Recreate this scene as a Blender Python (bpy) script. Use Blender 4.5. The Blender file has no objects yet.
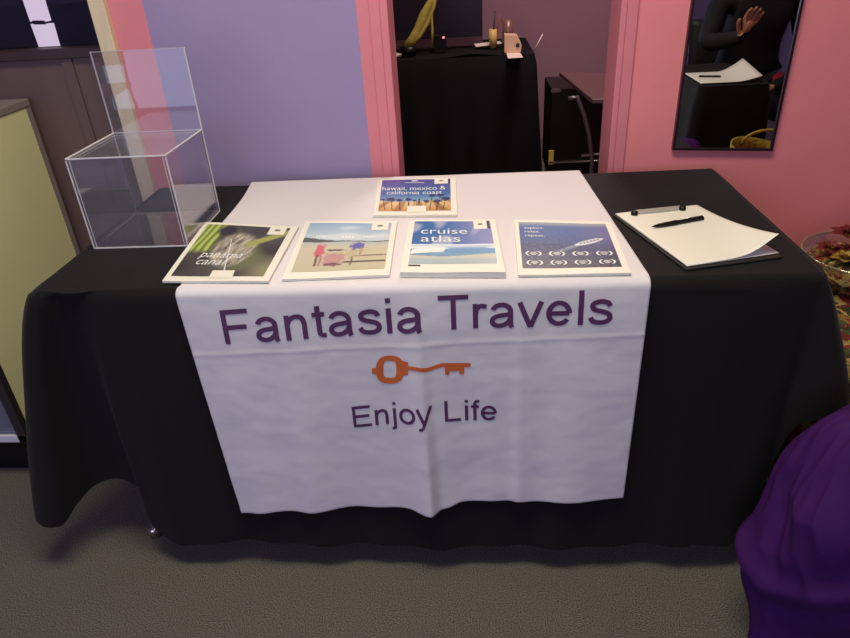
import bpy, bmesh, math, random
import numpy as np
from mathutils import Vector, Matrix, noise
random.seed(7)
S = bpy.context.scene
COL = S.collection
PI = math.pi

# ------------------------------------------------------------------ camera
F_PX = 658.73; PITCH = 0.51866; ROLL = 0.06262; YAW = -0.08794
CAM = Vector((0.12497, -1.76685, 1.31231))
cp, sp = math.cos(PITCH), math.sin(PITCH)
fw = Vector((math.sin(YAW)*cp, math.cos(YAW)*cp, -sp))
rt0 = Vector((math.cos(YAW), -math.sin(YAW), 0)); dn0 = fw.cross(rt0)
rt = math.cos(ROLL)*rt0 + math.sin(ROLL)*dn0
dn = -math.sin(ROLL)*rt0 + math.cos(ROLL)*dn0
cam_d = bpy.data.cameras.new('camera'); cam = bpy.data.objects.new('camera', cam_d); COL.objects.link(cam)
cam_d.sensor_width = 36; cam_d.lens = F_PX/850*36; cam_d.clip_start = 0.02
M = Matrix((( rt.x, -dn.x, -fw.x, CAM.x), (rt.y, -dn.y, -fw.y, CAM.y), (rt.z, -dn.z, -fw.z, CAM.z), (0, 0, 0, 1)))
cam.matrix_world = M
S.camera = cam

def ray(u, v): return fw + rt*((u-425)/F_PX) + dn*((v-319)/F_PX)
def atZ(u, v, z):
    d = ray(u, v); return CAM + d*((z-CAM.z)/d.z)
def atY(u, v, y):
    d = ray(u, v); return CAM + d*((y-CAM.y)/d.y)
def atX(u, v, x):
    d = ray(u, v); return CAM + d*((x-CAM.x)/d.x)

# ------------------------------------------------------------------ world, lights, exposure
w = bpy.data.worlds.new('World'); S.world = w; w.use_nodes = True
w.node_tree.nodes['Background'].inputs[0].default_value = (0.55, 0.6, 0.8, 1)
w.node_tree.nodes['Background'].inputs[1].default_value = 0.25
S.view_settings.view_transform = 'Standard'; S.view_settings.look = 'None'
S.view_settings.exposure = 0.0; S.view_settings.gamma = 1.0
S.view_settings.use_curve_mapping = False

def area(name, loc, target, sx, sy, power, col, spread=None):
    l = bpy.data.lights.new(name, 'AREA'); l.shape = 'RECTANGLE'; l.size = sx; l.size_y = sy
    l.energy = power; l.color = col
    if spread: l.spread = spread
    o = bpy.data.objects.new(name, l); COL.objects.link(o); o.location = loc
    o.rotation_euler = (Vector(target)-Vector(loc)).to_track_quat('-Z', 'Y').to_euler()
    return o
area('daylight_from_shop_window', (-0.9, -4.35, 1.5), (-0.1, 0, 0.6), 2.0, 1.5, 36, (0.66, 0.72, 1.0))
area('ceiling_light_glow', (-0.05, -0.95, 2.58), (-0.05, -0.85, 0), 1.2, 0.5, 35, (1.0, 0.95, 0.70))
area('far_room_glow', (0.5, 1.6, 2.4), (0.5, 1.6, 0), 0.5, 0.5, 30, (1.0, 0.78, 0.70))

# ------------------------------------------------------------------ materials
def srgb(r, g, b):
    f = lambda c: (c/255/12.92) if c/255 <= 0.04045 else ((c/255+0.055)/1.055)**2.4
    return (f(r), f(g), f(b), 1)
MATS = {}
def mat(name, col, rough=0.6, metal=0.0, var=0.0, scale=20.0, bump=0.0, bscale=60.0, col2=None, sheen=0.0, emit=None, estr=0.0, coat=0.0, spec=0.5, detail=4.0, stretch=None):
    if name in MATS: return MATS[name]
    m = bpy.data.materials.new(name); m.use_nodes = True; nt = m.node_tree; b = nt.nodes['Principled BSDF']
    b.inputs['Roughness'].default_value = rough; b.inputs['Metallic'].default_value = metal
    b.inputs['Sheen Weight'].default_value = sheen; b.inputs['Coat Weight'].default_value = coat
    b.inputs['Specular IOR Level'].default_value = spec
    tc = nt.nodes.new('ShaderNodeTexCoord'); src = tc.outputs['Object']
    if stretch:
        mp = nt.nodes.new('ShaderNodeMapping'); mp.inputs['Scale'].default_value = stretch
        nt.links.new(src, mp.inputs[0]); src = mp.outputs[0]
    c1 = col; c2 = col2 if col2 else tuple(x*(1-var) for x in col[:3])+(1,)
    if var or col2:
        n = nt.nodes.new('ShaderNodeTexNoise'); n.inputs['Scale'].default_value = scale; n.inputs['Detail'].default_value = detail
        nt.links.new(src, n.inputs['Vector'])
        r = nt.nodes.new('ShaderNodeValToRGB'); r.color_ramp.elements[0].position = 0.35; r.color_ramp.elements[1].position = 0.65
        r.color_ramp.elements[0].color = c2; r.color_ramp.elements[1].color = c1
        nt.links.new(n.outputs['Fac'], r.inputs[0]); nt.links.new(r.outputs[0], b.inputs['Base Color'])
    else: b.inputs['Base Color'].default_value = col
    if bump:
        n2 = nt.nodes.new('ShaderNodeTexNoise'); n2.inputs['Scale'].default_value = bscale; n2.inputs['Detail'].default_value = 5
        nt.links.new(src, n2.inputs['Vector'])
        bp = nt.nodes.new('ShaderNodeBump'); bp.inputs['Strength'].default_value = bump; bp.inputs['Distance'].default_value = 0.01
        nt.links.new(n2.outputs['Fac'], bp.inputs['Height']); nt.links.new(bp.outputs[0], b.inputs['Normal'])
    if emit: b.inputs['Emission Color'].default_value = emit; b.inputs['Emission Strength'].default_value = estr
    MATS[name] = m; return m
def clear(name, tint, refl=0.08, haze=0.0, hazecol=(1, 1, 1, 1), rough=0.02):
    """clear sheet: transparent body with a Fresnel reflection"""
    if name in MATS: return MATS[name]
    m = bpy.data.materials.new(name); m.use_nodes = True; nt = m.node_tree; nt.nodes.clear()
    o = nt.nodes.new('ShaderNodeOutputMaterial'); t = nt.nodes.new('ShaderNodeBsdfTransparent'); g = nt.nodes.new('ShaderNodeBsdfGlossy')
    t.inputs[0].default_value = tint; g.inputs['Roughness'].default_value = rough; g.inputs[0].default_value = (1, 1, 1, 1)
    fr = nt.nodes.new('ShaderNodeLayerWeight'); fr.inputs[0].default_value = 0.35
    mr = nt.nodes.new('ShaderNodeMapRange'); mr.inputs[3].default_value = refl; mr.inputs[4].default_value = 0.7
    nt.links.new(fr.outputs['Fresnel'], mr.inputs[0])
    mx = nt.nodes.new('ShaderNodeMixShader'); nt.links.new(mr.outputs[0], mx.inputs[0]); nt.links.new(t.outputs[0], mx.inputs[1]); nt.links.new(g.outputs[0], mx.inputs[2])
    last = mx
    if haze:
        d = nt.nodes.new('ShaderNodeBsdfDiffuse'); d.inputs[0].default_value = hazecol
        m2 = nt.nodes.new('ShaderNodeMixShader'); m2.inputs[0].default_value = haze
        nt.links.new(mx.outputs[0], m2.inputs[1]); nt.links.new(d.outputs[0], m2.inputs[2]); last = m2
    nt.links.new(last.outputs[0], o.inputs[0]); MATS[name] = m; return m

m_lav = mat('lavender_paint', srgb(157, 138, 184), 0.7, var=0.05, scale=3, bump=0.05, bscale=80)
m_pink = mat('pink_paint', srgb(222, 130, 144), 0.6, var=0.05, scale=4, bump=0.05, bscale=80)
m_pink_lit = mat('pink_paint_lit', srgb(242, 140, 146), 0.6, var=0.05, scale=3, bump=0.05, bscale=80)  # same pink paint, its colour lifted in place of light on the right wall
m_cream = mat('cream_wood', srgb(226, 206, 176), 0.5, var=0.1, scale=6, stretch=(6, 6, 0.6))
m_brown = mat('brown_panel', srgb(104, 80, 82), 0.45, var=0.12, scale=5, stretch=(3, 1, 0.6))
m_brown_d = mat('dark_brown_trim', srgb(58, 42, 46), 0.4)
m_black = mat('black_cloth', srgb(20, 15, 18), 0.8, bump=0.3, bscale=9, sheen=0.06, spec=0.2)
m_white = mat('white_satin', srgb(224, 216, 224), 0.75, bump=0.22, bscale=9, stretch=(1, 1, 1.6), sheen=0.05, spec=.25)
m_paper = mat('white_paper', srgb(240, 234, 226), 0.6)
m_pages = mat('page_edges', srgb(236, 232, 224), 0.6, var=0.12, scale=300, stretch=(0.05, 0.05, 1))
m_purpink = mat('plum_print', srgb(92, 46, 92), 0.5)
m_orange = mat('orange_print', srgb(216, 106, 52), 0.45, var=0.08, scale=60)
m_black_pl = mat('black_plastic', srgb(16, 14, 16), 0.4, spec=.3)
m_chrome = mat('chrome', srgb(200, 196, 196), 0.22, 1.0)
m_grey_met = mat('grey_metal', srgb(120, 116, 124), 0.4, 0.8)
m_edge = clear('acrylic_edge', (0.8, 0.78, 0.82, 1), 0.15, 0.75, (0.9, 0.85, 0.9, 1))
m_acr = clear('acrylic', (0.93, 0.92, 0.95, 1), 0.05, 0.03, (0.85, 0.85, 0.95, 1))
m_glass = clear('bowl_glass', (0.95, 0.96, 0.94, 1), 0.07, 0.02)

# ------------------------------------------------------------------ mesh helpers
class MB:
    def __init__(s): s.v = []; s.f = []; s.sm = []
    def add(s, vs, fs, smooth=False):
        n = len(s.v); s.v += [tuple(p) for p in vs]; s.f += [tuple(i+n for i in f) for f in fs]; s.sm += [smooth]*len(fs); return s
    def box(s, a, b, rot=None, piv=None):
        x0, y0, z0 = a; x1, y1, z1 = b
        vs = [Vector(p) for p in ((x0,y0,z0),(x1,y0,z0),(x1,y1,z0),(x0,y1,z0),(x0,y0,z1),(x1,y0,z1),(x1,y1,z1),(x0,y1,z1))]
        if rot is not None:
            c = Vector(piv) if piv else sum(vs, Vector())/8
            vs = [rot @ (p-c)+c for p in vs]
        return s.add(vs, [(0,3,2,1),(4,5,6,7),(0,1,5,4),(1,2,6,5),(2,3,7,6),(3,0,4,7)])
    def hexa(s, bot, top):   # two quads, ccw
        return s.add(list(bot)+list(top), [(3,2,1,0),(4,5,6,7),(0,1,5,4),(1,2,6,5),(2,3,7,6),(3,0,4,7)])
    def tube(s, pts, r, seg=10, cap=True):
        pts = [Vector(p) for p in pts]; n = len(pts); rs = r if isinstance(r, (list, tuple)) else [r]*n
        vs = []; fs = []; up = None
        for i, p in enumerate(pts):
            t = (pts[min(i+1, n-1)]-pts[max(i-1, 0)]).normalized()
            if up is None: up = t.orthogonal().normalized()
            up = (up - t*up.dot(t)).normalized(); sd = t.cross(up)
            for k in range(seg):
                a = 2*PI*k/seg; vs.append(p+(up*math.cos(a)+sd*math.sin(a))*rs[i])
        for i in range(n-1):
            for k in range(seg):
                k2 = (k+1) % seg; fs.append((i*seg+k, i*seg+k2, (i+1)*seg+k2, (i+1)*seg+k))
        if cap: fs.append(tuple(range(seg))[::-1]); fs.append(tuple((n-1)*seg+k for k in range(seg)))
        return s.add(vs, fs, True)
    def lathe(s, prof, c, seg=32, axis='z'):
        vs = []; fs = []; n = len(prof)
        for r, z in prof:
            for k in range(seg):
                a = 2*PI*k/seg
                vs.append((c[0]+r*math.cos(a), c[1]+r*math.sin(a), c[2]+z))
        for i in range(n-1):
            for k in range(seg):
                k2 = (k+1) % seg; fs.append((i*seg+k, i*seg+k2, (i+1)*seg+k2, (i+1)*seg+k))
        return s.add(vs, fs, True)
    def grid(s, fn, nu, nv, smooth=True):
        vs = [fn(i/nu, j/nv) for j in range(nv+1) for i in range(nu+1)]
        fs = [(j*(nu+1)+i, j*(nu+1)+i+1, (j+1)*(nu+1)+i+1, (j+1)*(nu+1)+i) for j in range(nv) for i in range(nu)]
        return s.add(vs, fs, smooth)
    def prism(s, poly, fn, th):   # poly 2-D, fn maps (a,b,h)->3D
        n = len(poly); vs = [fn(a, b, 0) for a, b in poly]+[fn(a, b, th) for a, b in poly]
        fs = [tuple(range(n))[::-1], tuple(range(n, 2*n))]+[(i, (i+1) % n, n+(i+1) % n, n+i) for i in range(n)]
        return s.add(vs, fs)
    def build(s, name, m, parent=None, bevel=0, subd=0, solid=0):
        me = bpy.data.meshes.new(name); me.from_pydata(s.v, [], s.f); me.update()
        me.polygons.foreach_set('use_smooth', s.sm)
        bm = bmesh.new(); bm.from_mesh(me); bmesh.ops.recalc_face_normals(bm, faces=bm.faces) if not solid else None; bm.to_mesh(me); bm.free()
        o = bpy.data.objects.new(name, me); COL.objects.link(o); me.materials.append(m)
        if parent:
            o.parent = parent; o.matrix_parent_inverse = PM(parent).inverted()
        if solid: md = o.modifiers.new('solid', 'SOLIDIFY'); md.thickness = solid; md.offset = 0
        if bevel: md = o.modifiers.new('bevel', 'BEVEL'); md.width = bevel; md.segments = 2; md.limit_method = 'ANGLE'
        if subd: md = o.modifiers.new('sub', 'SUBSURF'); md.levels = md.render_levels = subd
        return o
def PM(o):
    m = Matrix.LocRotScale(o.location, o.rotation_euler, o.scale)
    if o.parent: m = PM(o.parent) @ o.matrix_parent_inverse @ m
    return m
def tag(o, label=None, cat=None, group=None, kind=None):
    if label: o['label'] = label
    if cat: o['category'] = cat
    if group: o['group'] = group
    if kind: o['kind'] = kind
    return o
def thing(name, loc, label, cat, group=None):
    o = bpy.data.objects.new(name, None); COL.objects.link(o); o.location = loc; o.empty_display_size = 0.05
    return tag(o, label, cat, group)
def struct(name, mb, m, **k): return tag(mb.build(name, m, **k), kind='structure')
def B(a, b): return MB().box(a, b)
def copy_tree(o, parent=None):
    c = o.copy(); COL.objects.link(c); c.parent = parent
    for ch in [x for x in bpy.data.objects if x.parent == o]: copy_tree(ch, c)
    return c
def smooth(a, b, x):
    t = max(0, min(1, (x-a)/(b-a))); return t*t*(3-2*t)
def nz(x, y, z=0): return noise.noise(Vector((x, y, z)))

# ------------------------------------------------------------------ setting
WY = 0.05
m_carpet = mat('grey_carpet', srgb(152, 142, 134), 0.95, col2=srgb(48, 42, 42), scale=400, bump=0.8, bscale=400, detail=3)
struct('floor', B((-3.2, -4.6, -0.1), (2.9, 3.3, 0)), m_carpet)
m_ceil = mat('ceiling_white', srgb(205, 200, 205), 0.8)
struct('ceiling', B((-3.2, -4.6, 2.6), (2.9, 3.3, 2.7)), m_ceil)
struct('wall_back', B((-0.708, WY, 0), (-0.160, WY+0.12, 2.6)), m_lav)
struct('wall_back_left', B((-0.800, WY, 0), (-0.708, WY+0.12, 2.6)), m_pink)
struct('wall_back_center', B((-0.160, WY, 0), (-0.100, WY+0.12, 2.6)), m_pink)
struct('wall_back_right', B((0.512, WY, 0), (2.9, WY+0.12, 2.6)), m_pink_lit)
struct('wall_back_top', B((-0.100, WY, 2.1), (0.512, WY+0.12, 2.6)), m_pink)
# doorway lining
struct('trim_1', B((-0.100, WY-0.008, 0), (-0.080, WY+0.13, 2.1)).box((-0.128, WY-0.006, 0), (-0.1, WY, 2.1)), m_pink, bevel=0.002)
struct('trim_2', B((0.497, WY-0.008, 0), (0.512, WY+0.13, 2.1)).box((0.512, WY-0.006, 0), (0.540, WY, 2.1)), m_pink, bevel=0.002)
struct('trim_3', B((-0.842, WY-0.02, 0), (-0.800, 0.2, 2.6)), m_cream, bevel=0.003)
# brown panel wall with a dark window over it
LY = 0.14
struct('wall_panel_left', B((-3.2, LY, 0), (-0.842, LY+0.06, 1.085)).box((-1.02, LY-0.006, 0), (-0.99, LY, 1.085)), m_brown)
struct('trim_4', B((-3.2, LY-0.015, 1.085), (-0.842, LY+0.06, 1.112)), m_brown_d, bevel=0.003)
struct('wall_left_upper', B((-3.2, LY, 2.1), (-0.842, LY+0.06, 2.6)), m_brown)
m_dglass = clear('dark_window_glass', (0.50, 0.45, 0.48, 1), 0.02, 0.0)
wn = struct('window_1', B((-0.872, LY+0.0, 1.112), (-0.842, LY+0.06, 2.1)).box((-3.2, LY, 2.04), (-0.872, LY+0.06, 2.1)), mat('lit_window_frame', srgb(196, 190, 214), 0.4))  # reflected light on the edge is put into the pale frame colour
B((-3.2, LY+0.03, 1.112), (-0.872, LY+0.036, 2.04)).build('pane', m_dglass, wn)
# rooms
struct('wall_left', B((-3.3, -4.6, 0), (-3.2, 3.3, 2.6)), m_lav)
struct('wall_right', B((2.9, -4.6, 0), (3.0, 3.3, 2.6)), m_lav)
struct('wall_front', B((-3.2, -4.7, 0), (2.9, -4.6, 2.6)), m_lav)
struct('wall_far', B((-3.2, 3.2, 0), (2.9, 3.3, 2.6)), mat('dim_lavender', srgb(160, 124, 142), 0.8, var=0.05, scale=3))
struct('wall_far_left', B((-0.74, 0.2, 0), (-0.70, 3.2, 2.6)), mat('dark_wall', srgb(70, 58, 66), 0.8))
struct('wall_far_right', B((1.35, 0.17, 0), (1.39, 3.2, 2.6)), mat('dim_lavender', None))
# shop window behind the viewer
m_day = mat('daylit_pane', srgb(200, 215, 255), 0.4, emit=(0.62, 0.70, 1.0, 1), estr=1.1)
w2 = MB()
for x in (-3.14, -2.3, -1.45): w2.box((x, -4.6, 0.12), (x+.06, -4.54, 2.3))
for z in (0.10, 1.4, 2.28): w2.box((-3.14, -4.6, z), (-1.39, -4.54, z+.06))
w2 = struct('window_2', w2, mat('window_bars', srgb(60, 58, 66), 0.5))
B((-3.10, -4.6, 0.16), (-1.42, -4.59, 2.28)).build('pane', m_day, w2)

# beyond the dark window: a glowing band added for reflected light, and a red curtain
tb = thing('reflection_band', (-1.2, 0.42, 1.12), 'white glowing band added behind the dark window in place of a reflection', 'reflection')
m_band = mat('reflection_glow', srgb(240, 240, 255), 0.3, emit=(0.86, 0.88, 1, 1), estr=3.2)
def seg_px(a, b, wa, wb, y):
    return [atY(a[0]-wa, a[1], y), atY(a[0]+wa, a[1], y), atY(b[0]+wb, b[1], y), atY(b[0]-wb, b[1], y)]
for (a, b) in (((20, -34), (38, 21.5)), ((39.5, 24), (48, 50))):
    q = seg_px(a, b, 9, 8, 0.34); MB().hexa(q, [p+Vector((0, 0.03, 0)) for p in q]).build('band_segment', m_band, tb)
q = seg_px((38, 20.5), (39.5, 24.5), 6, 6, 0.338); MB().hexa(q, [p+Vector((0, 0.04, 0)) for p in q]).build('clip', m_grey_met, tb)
a = atY(46, 60, 0.355); MB().tube([atY(24, -60, 0.37), (a.x, 0.37, 0)], 0.01).build('pole', m_grey_met, tb)
def curtain(u, v): 
    return Vector((-1.02+0.14*u, 0.55+0.015*math.sin(u*28), 0.0+2.2*v))
tag(MB().grid(curtain, 40, 4).build('curtain', mat('dark_red_cloth', srgb(110, 40, 56), 0.8), solid=0.004), 'dark red curtain hanging behind the dark window', 'curtain')
sh = thing('shelf', (-1.5, 0.7, 0), 'dim blue-grey shelf unit seen through the dark window', 'shelf')
mg = mat('blue_grey_panel', srgb(120, 124, 160), 0.6)
B((-2.3, 0.62, 1.2), (-1.13, 0.9, 1.225)).build('shelf_board', mg, sh)
B((-2.3, 0.62, 0.6), (-1.13, 0.9, 0.625)).build('shelf_board', mg, sh)
B((-1.15, 0.62, 0), (-1.13, 0.9, 1.7)).build('side_panel', mat('dark_side', srgb(40, 38, 52), 0.6), sh)
B((-2.3, 0.88, 0), (-1.15, 0.9, 1.7)).build('back_panel', mg, sh)

# ------------------------------------------------------------------ display cabinet on the left
cx1 = -1.15; cy0 = -0.385; cy1 = 0.125; cz = 0.985
cb = thing('display_cabinet', (-1.6, -0.1, 0), 'grey-framed display cabinet with yellow-green side panel and glass front', 'cabinet')
m_yg = mat('yellow_green_panel', srgb(234, 228, 180), 0.5, var=0.06, scale=2.5)
m_frame = mat('grey_brown_frame', srgb(142, 128, 130), 0.5)
m_wshelf = mat('white_shelf', srgb(214, 208, 222), 0.4)
B((cx1-0.018, cy0+0.02, 0.16), (cx1, cy1-0.02, cz-0.02)).build('side_panel', m_yg, cb)
B((-2.1, cy0, cz-0.02), (cx1+0.004, cy1, cz)).build('top', m_frame, cb, bevel=0.002)
for (yy0, yy1, mm) in ((cy0, cy0+0.022, mat('dark_post', srgb(48, 40, 46), 0.4)), (cy1-0.022, cy1, m_frame)):
    B((cx1-0.024, yy0, 0.14), (cx1+0.002, yy1, cz-0.02)).build('post', mm, cb)
B((-2.1, cy0, 0.14), (cx1+0.002, cy1, 0.165)).build('bottom_shelf', m_wshelf, cb, bevel=0.002)
B((-2.1, cy0+0.03, 0.165), (cx1-0.03, cy1-0.03, 0.168)).build('shelf_liner', mat('grey_liner', srgb(170, 168, 190), 0.6), cb)
B((-2.1, cy0+0.05, 0.0), (cx1-0.02, cy1, 0.14)).build('toe_kick', m_black_pl, cb)
B((-2.1, cy0+0.006, 0.165), (cx1-0.024, cy0+0.011, cz-0.02)).build('glass_front', clear('cabinet_glass', (0.8, 0.82, 0.9, 1), 0.08, 0.12, (0.5, 0.5, 0.65, 1)), cb)
B((-2.1, cy1-0.02, 0.165), (cx1-0.024, cy1-0.01, cz-0.02)).build('back_panel', mat('cab_back', srgb(120, 120, 150), 0.6), cb)
B((-2.12, cy0, 0.0), (-2.1, cy1, cz)).build('side_panel', m_yg, cb)
p = atZ(2, 98, cz)
tag(MB().box((p.x-0.08, p.y-0.012, cz), (p.x+0.012, p.y+0.012, cz+0.002), Matrix.Rotation(0.3, 3, 'Z')).build('paper_slip', m_paper), 'small white paper slip on top of the display cabinet', 'paper')

# ------------------------------------------------------------------ main table
TX = 0.768; TY = -0.646; TZ = 0.748
ft = thing('folding_table', (0, -0.315, 0), 'folding table hidden under the black cloth, one metal foot showing', 'table')
B((-TX+0.02, TY+0.02, 0.70), (TX-0.02, -0.015, 0.738)).build('tabletop', mat('table_laminate', srgb(180, 176, 170), 0.5), ft, bevel=0.004)
for sx in (-1, 1):
    x = sx*0.70
    for y in (-0.590, -0.06):
        x = -.722 if sx < 0 else .70
        l = MB().tube([(x, y, 0.70), (x, y, 0.03)], 0.0125, 12).build('leg', m_grey_met, ft)
        MB().lathe([(0.0, 0), (0.017, 0), (0.017, 0.03), (0.0125, 0.032)], (x, y, 0), 14).build('foot_cap', m_black_pl if (sx, y) != (-1, -0.590) else m_chrome, l)
    MB().tube([(x, -0.585, 0.2), (x, -0.06, 0.2)], 0.009, 10).build('crossbar', m_grey_met, ft)

ctrl = [ # top edge point, hem point (clockwise from the back-left corner)
 ((-.76, 0), (-.79, .012, .12)), ((-.76, -.25), (-.84, -.25, .14)), ((-.76, -.50), (-.89, -.50, .16)),
 ((-.76, -.58), (-.942, -.60, .165)), ((-.757, -.618), (-.950, -.662, .16)), ((-.745, -.63), (-.915, -.695, .15)),
 ((-.728, -.63), (-.865, -.690, .15)), ((-.716, -.63), (-.846, -.65, .17)), ((-.705, -.63), (-.815, -.61, .195)),
 ((-.690, -.63), (-.76, -.60, .214)), ((-.670, -.63), (-.712, -.61, .20)), ((-.650, -.63), (-.697, -.630, .16)),
 ((-.625, -.63), (-.680, -.655, .105)), ((-.56, -.63), (-.60, -.675, .075)), ((-.45, -.63), (-.47, -.675, .066)),
 ((-.25, -.63), (-.26, -.675, .062)), ((0, -.63), (0, -.675, .055)), ((.25, -.63), (.25, -.675, .058)), ((.45, -.63), (.46, -.675, .062)),
 ((.60, -.63), (.62, -.675, .07)), ((.68, -.63), (.70, -.672, .08)), ((.72, -.63), (.735, -.662, .16)), ((.74, -.63), (.752, -.655, .30)),
 ((.753, -.626), (.775, -.665, .42)), ((.758, -.612), (.835, -.690, .45)), ((.76, -.58), (.875, -.64, .455)), ((.76, -.50), (.865, -.50, .44)),
 ((.76, -.25), (.83, -.25, .40)), ((.76, 0), (.79, .012, .36)),
 ((.4, 0), (.4, .022, .3)), ((0, 0), (0, .022, .3)), ((-.4, 0), (-.4, .022, .3))]
ctrl = [((a[0]*1.012, a[1]*1.025, TZ), (b[0], b[1]-.006, b[2]+(.014 if -.6 < b[0] < .7 else 0))) for a, b in ctrl]
def cr(p0, p1, p2, p3, t):
    return 0.5*((2*p1)+(-p0+p2)*t+(2*p0-5*p1+4*p2-p3)*t*t+(-p0+3*p1-3*p2+p3)*t**3)
loop = []
n = len(ctrl)
for i in range(n):
    P4 = [ctrl[(i+k-1) % n] for k in range(4)]
    L = (Vector(P4[2][0])-Vector(P4[1][0])).length
    st = max(4, int(L/0.012))
    for k in range(st):
        t = k/st
        T = Vector(P4[1][0]).lerp(Vector(P4[2][0]), t)
        H = cr(*[Vector(q[1]) for q in P4], t)
        loop.append((T, H))
def skirt(T, H, t):
    """t 0 at the table edge, 1 at the hem"""
    out = Vector((H.x-T.x, H.y-T.y, 0))
    e = t**(0.62 if abs(T.x) < .7 else .70)
    z = TZ+(H.z-TZ)*t
    p = Vector((T.x, T.y, 0))+out*e; p.z = z
    return p
def front_y(x, z):
    t = max(0, min(1, (TZ-z)/(TZ-0.06)))
    y = TY-0.032*t**0.75
    y -= .004+t*(0.006*math.sin(x*21+1)+0.004*math.sin(x*47)+0.003)
    return y
def cloth_pt(T, H, t):
    p = skirt(T, H, t)
    wgt = smooth(-.66, -.56, p.x)*(1-smooth(.60, .70, p.x)) if (T.y < -.625) else 0
    if wgt > 0: p.y = p.y*(1-wgt)+front_y(p.x, p.z)*wgt
    # soft tension folds running down from the front corners
    if T.y < -.62 and wgt < 1 or abs(T.x) > .75 and T.y < -.1:
        nrm = Vector((H.x-T.x, H.y-T.y-0.001, 0)).normalized()
        p += nrm*(0.006*nz(T.x*22+3, T.y*22, t*1.5))*t*2
    # rolled edge
    p.z -= 0.0
    return p
R = 0.012
rows = []
NT = 46
for (T, H) in loop:
    o2 = Vector((H.x-T.x, H.y-T.y, 0)).normalized()
    col = []
    for a in (0, 30, 60):
        col.append(T - o2*R*(1-math.sin(math.radians(a)))+Vector((0, 0, -R*(1-math.cos(math.radians(a))))))
    for k in range(NT+1):
        t = 0.018+(1-0.018)*k/NT
        col.append(cloth_pt(T, H, t))
    rows.append(col)
mb = MB(); nr = len(rows); nc = len(rows[0])
vs = [p for c in rows for p in c]
fs = [(i*nc+j, ((i+1) % nr)*nc+j, ((i+1) % nr)*nc+j+1, i*nc+j+1) for i in range(nr) for j in range(nc-1)]
mb.add(vs, fs, True)
mb.add([c[0] for c in rows], [tuple(range(nr))], False)
bmv = mb
o = mb.build('tablecloth', m_black)
tag(o, 'long black tablecloth draped over the main table', 'tablecloth')
md = o.modifiers.new('weld', 'WELD'); md.merge_threshold = 0.0004

# ------------------------------------------------------------------ banner
def bann_y(x, z):
    t = max(0, min(1, (0.74-z)/0.56))
    y = front_y(x, z)-0.004
    y -= 0.026*t**0.8*math.exp(-((x-0.008-0.01*t)/(0.045 if x < 0.008+.01*t else .016))**2)
    y -= 0.012*t**0.8*math.exp(-((x-0.215)/(0.018 if x < .215 else .04))**2)
    y -= 0.006*t*math.exp(-((x+0.26)/0.03)**2)
    y -= 0.010*t*math.exp(-((x-0.36)/0.05)**2)+0.008*t*math.exp(-((x+0.40)/0.06)**2)
    y -= 0.0010*math.exp(-((z-0.622-0.035*x)/0.004)**2)
    y -= 0.0035*(0.5+0.5*nz(x*9, z*12, 3))+0.001*(0.5+0.5*nz(x*30, z*40, 9))
    return y
def bottom_z(x):
    pts = [(-.47, .158), (-.395, .170), (-.33, .176), (-.05, .186), (-.02, .188), (.018, .188), (.05, .190), (.09, .203), (.25, .208), (.46, .216)]
    for a, b in zip(pts, pts[1:]):
        if x <= b[0]: return .014+a[1]+(b[1]-a[1])*smooth(a[0], b[0], x)
    return pts[-1][1]
bn = thing('table_banner', (0, -0.63, 0.75), 'white cloth banner reading Fantasia Travels over the front of the black table', 'banner')
BACKY = 0.012
def banner(u, v):
    # v 0 back edge .. 1 bottom
    Ltop = BACKY-TY; vt = 0.45
    if v <= vt:
        k = v/vt; y = BACKY+(TY+R-BACKY)*k
        xl = -0.500+0.041*k+0.006*math.sin(k*7); xr = 0.415+0.035*k
        x = xl+(xr-xl)*u
        z = TZ+0.0025+0.0012*nz(x*7, y*9, 2)
        if k > .9999: z = TZ+0.0022
        return Vector((x, y, z))
    k = (v-vt)/(1-vt)
    x0 = -0.459+(0.450+0.459)*u
    xb = -0.429+(0.442+0.429)*u
    if k < 0.03:
        a = k/0.03*PI/2
        yf = bann_y(x0, TZ-R)
        return Vector((x0, (TY+R)+(yf-(TY+R))*math.sin(a), TZ+0.0022-(R+0.0022)*(1-math.cos(a))))
    kk = (k-0.03)/0.97
    x = x0+(xb-x0)*kk
    z = (TZ-R)+(bottom_z(xb)-(TZ-R))*kk
    return Vector((x, bann_y(x, z), z))
bc = MB().grid(banner, 260, 240).build('cloth', m_white, bn, solid=0.0012)

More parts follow.
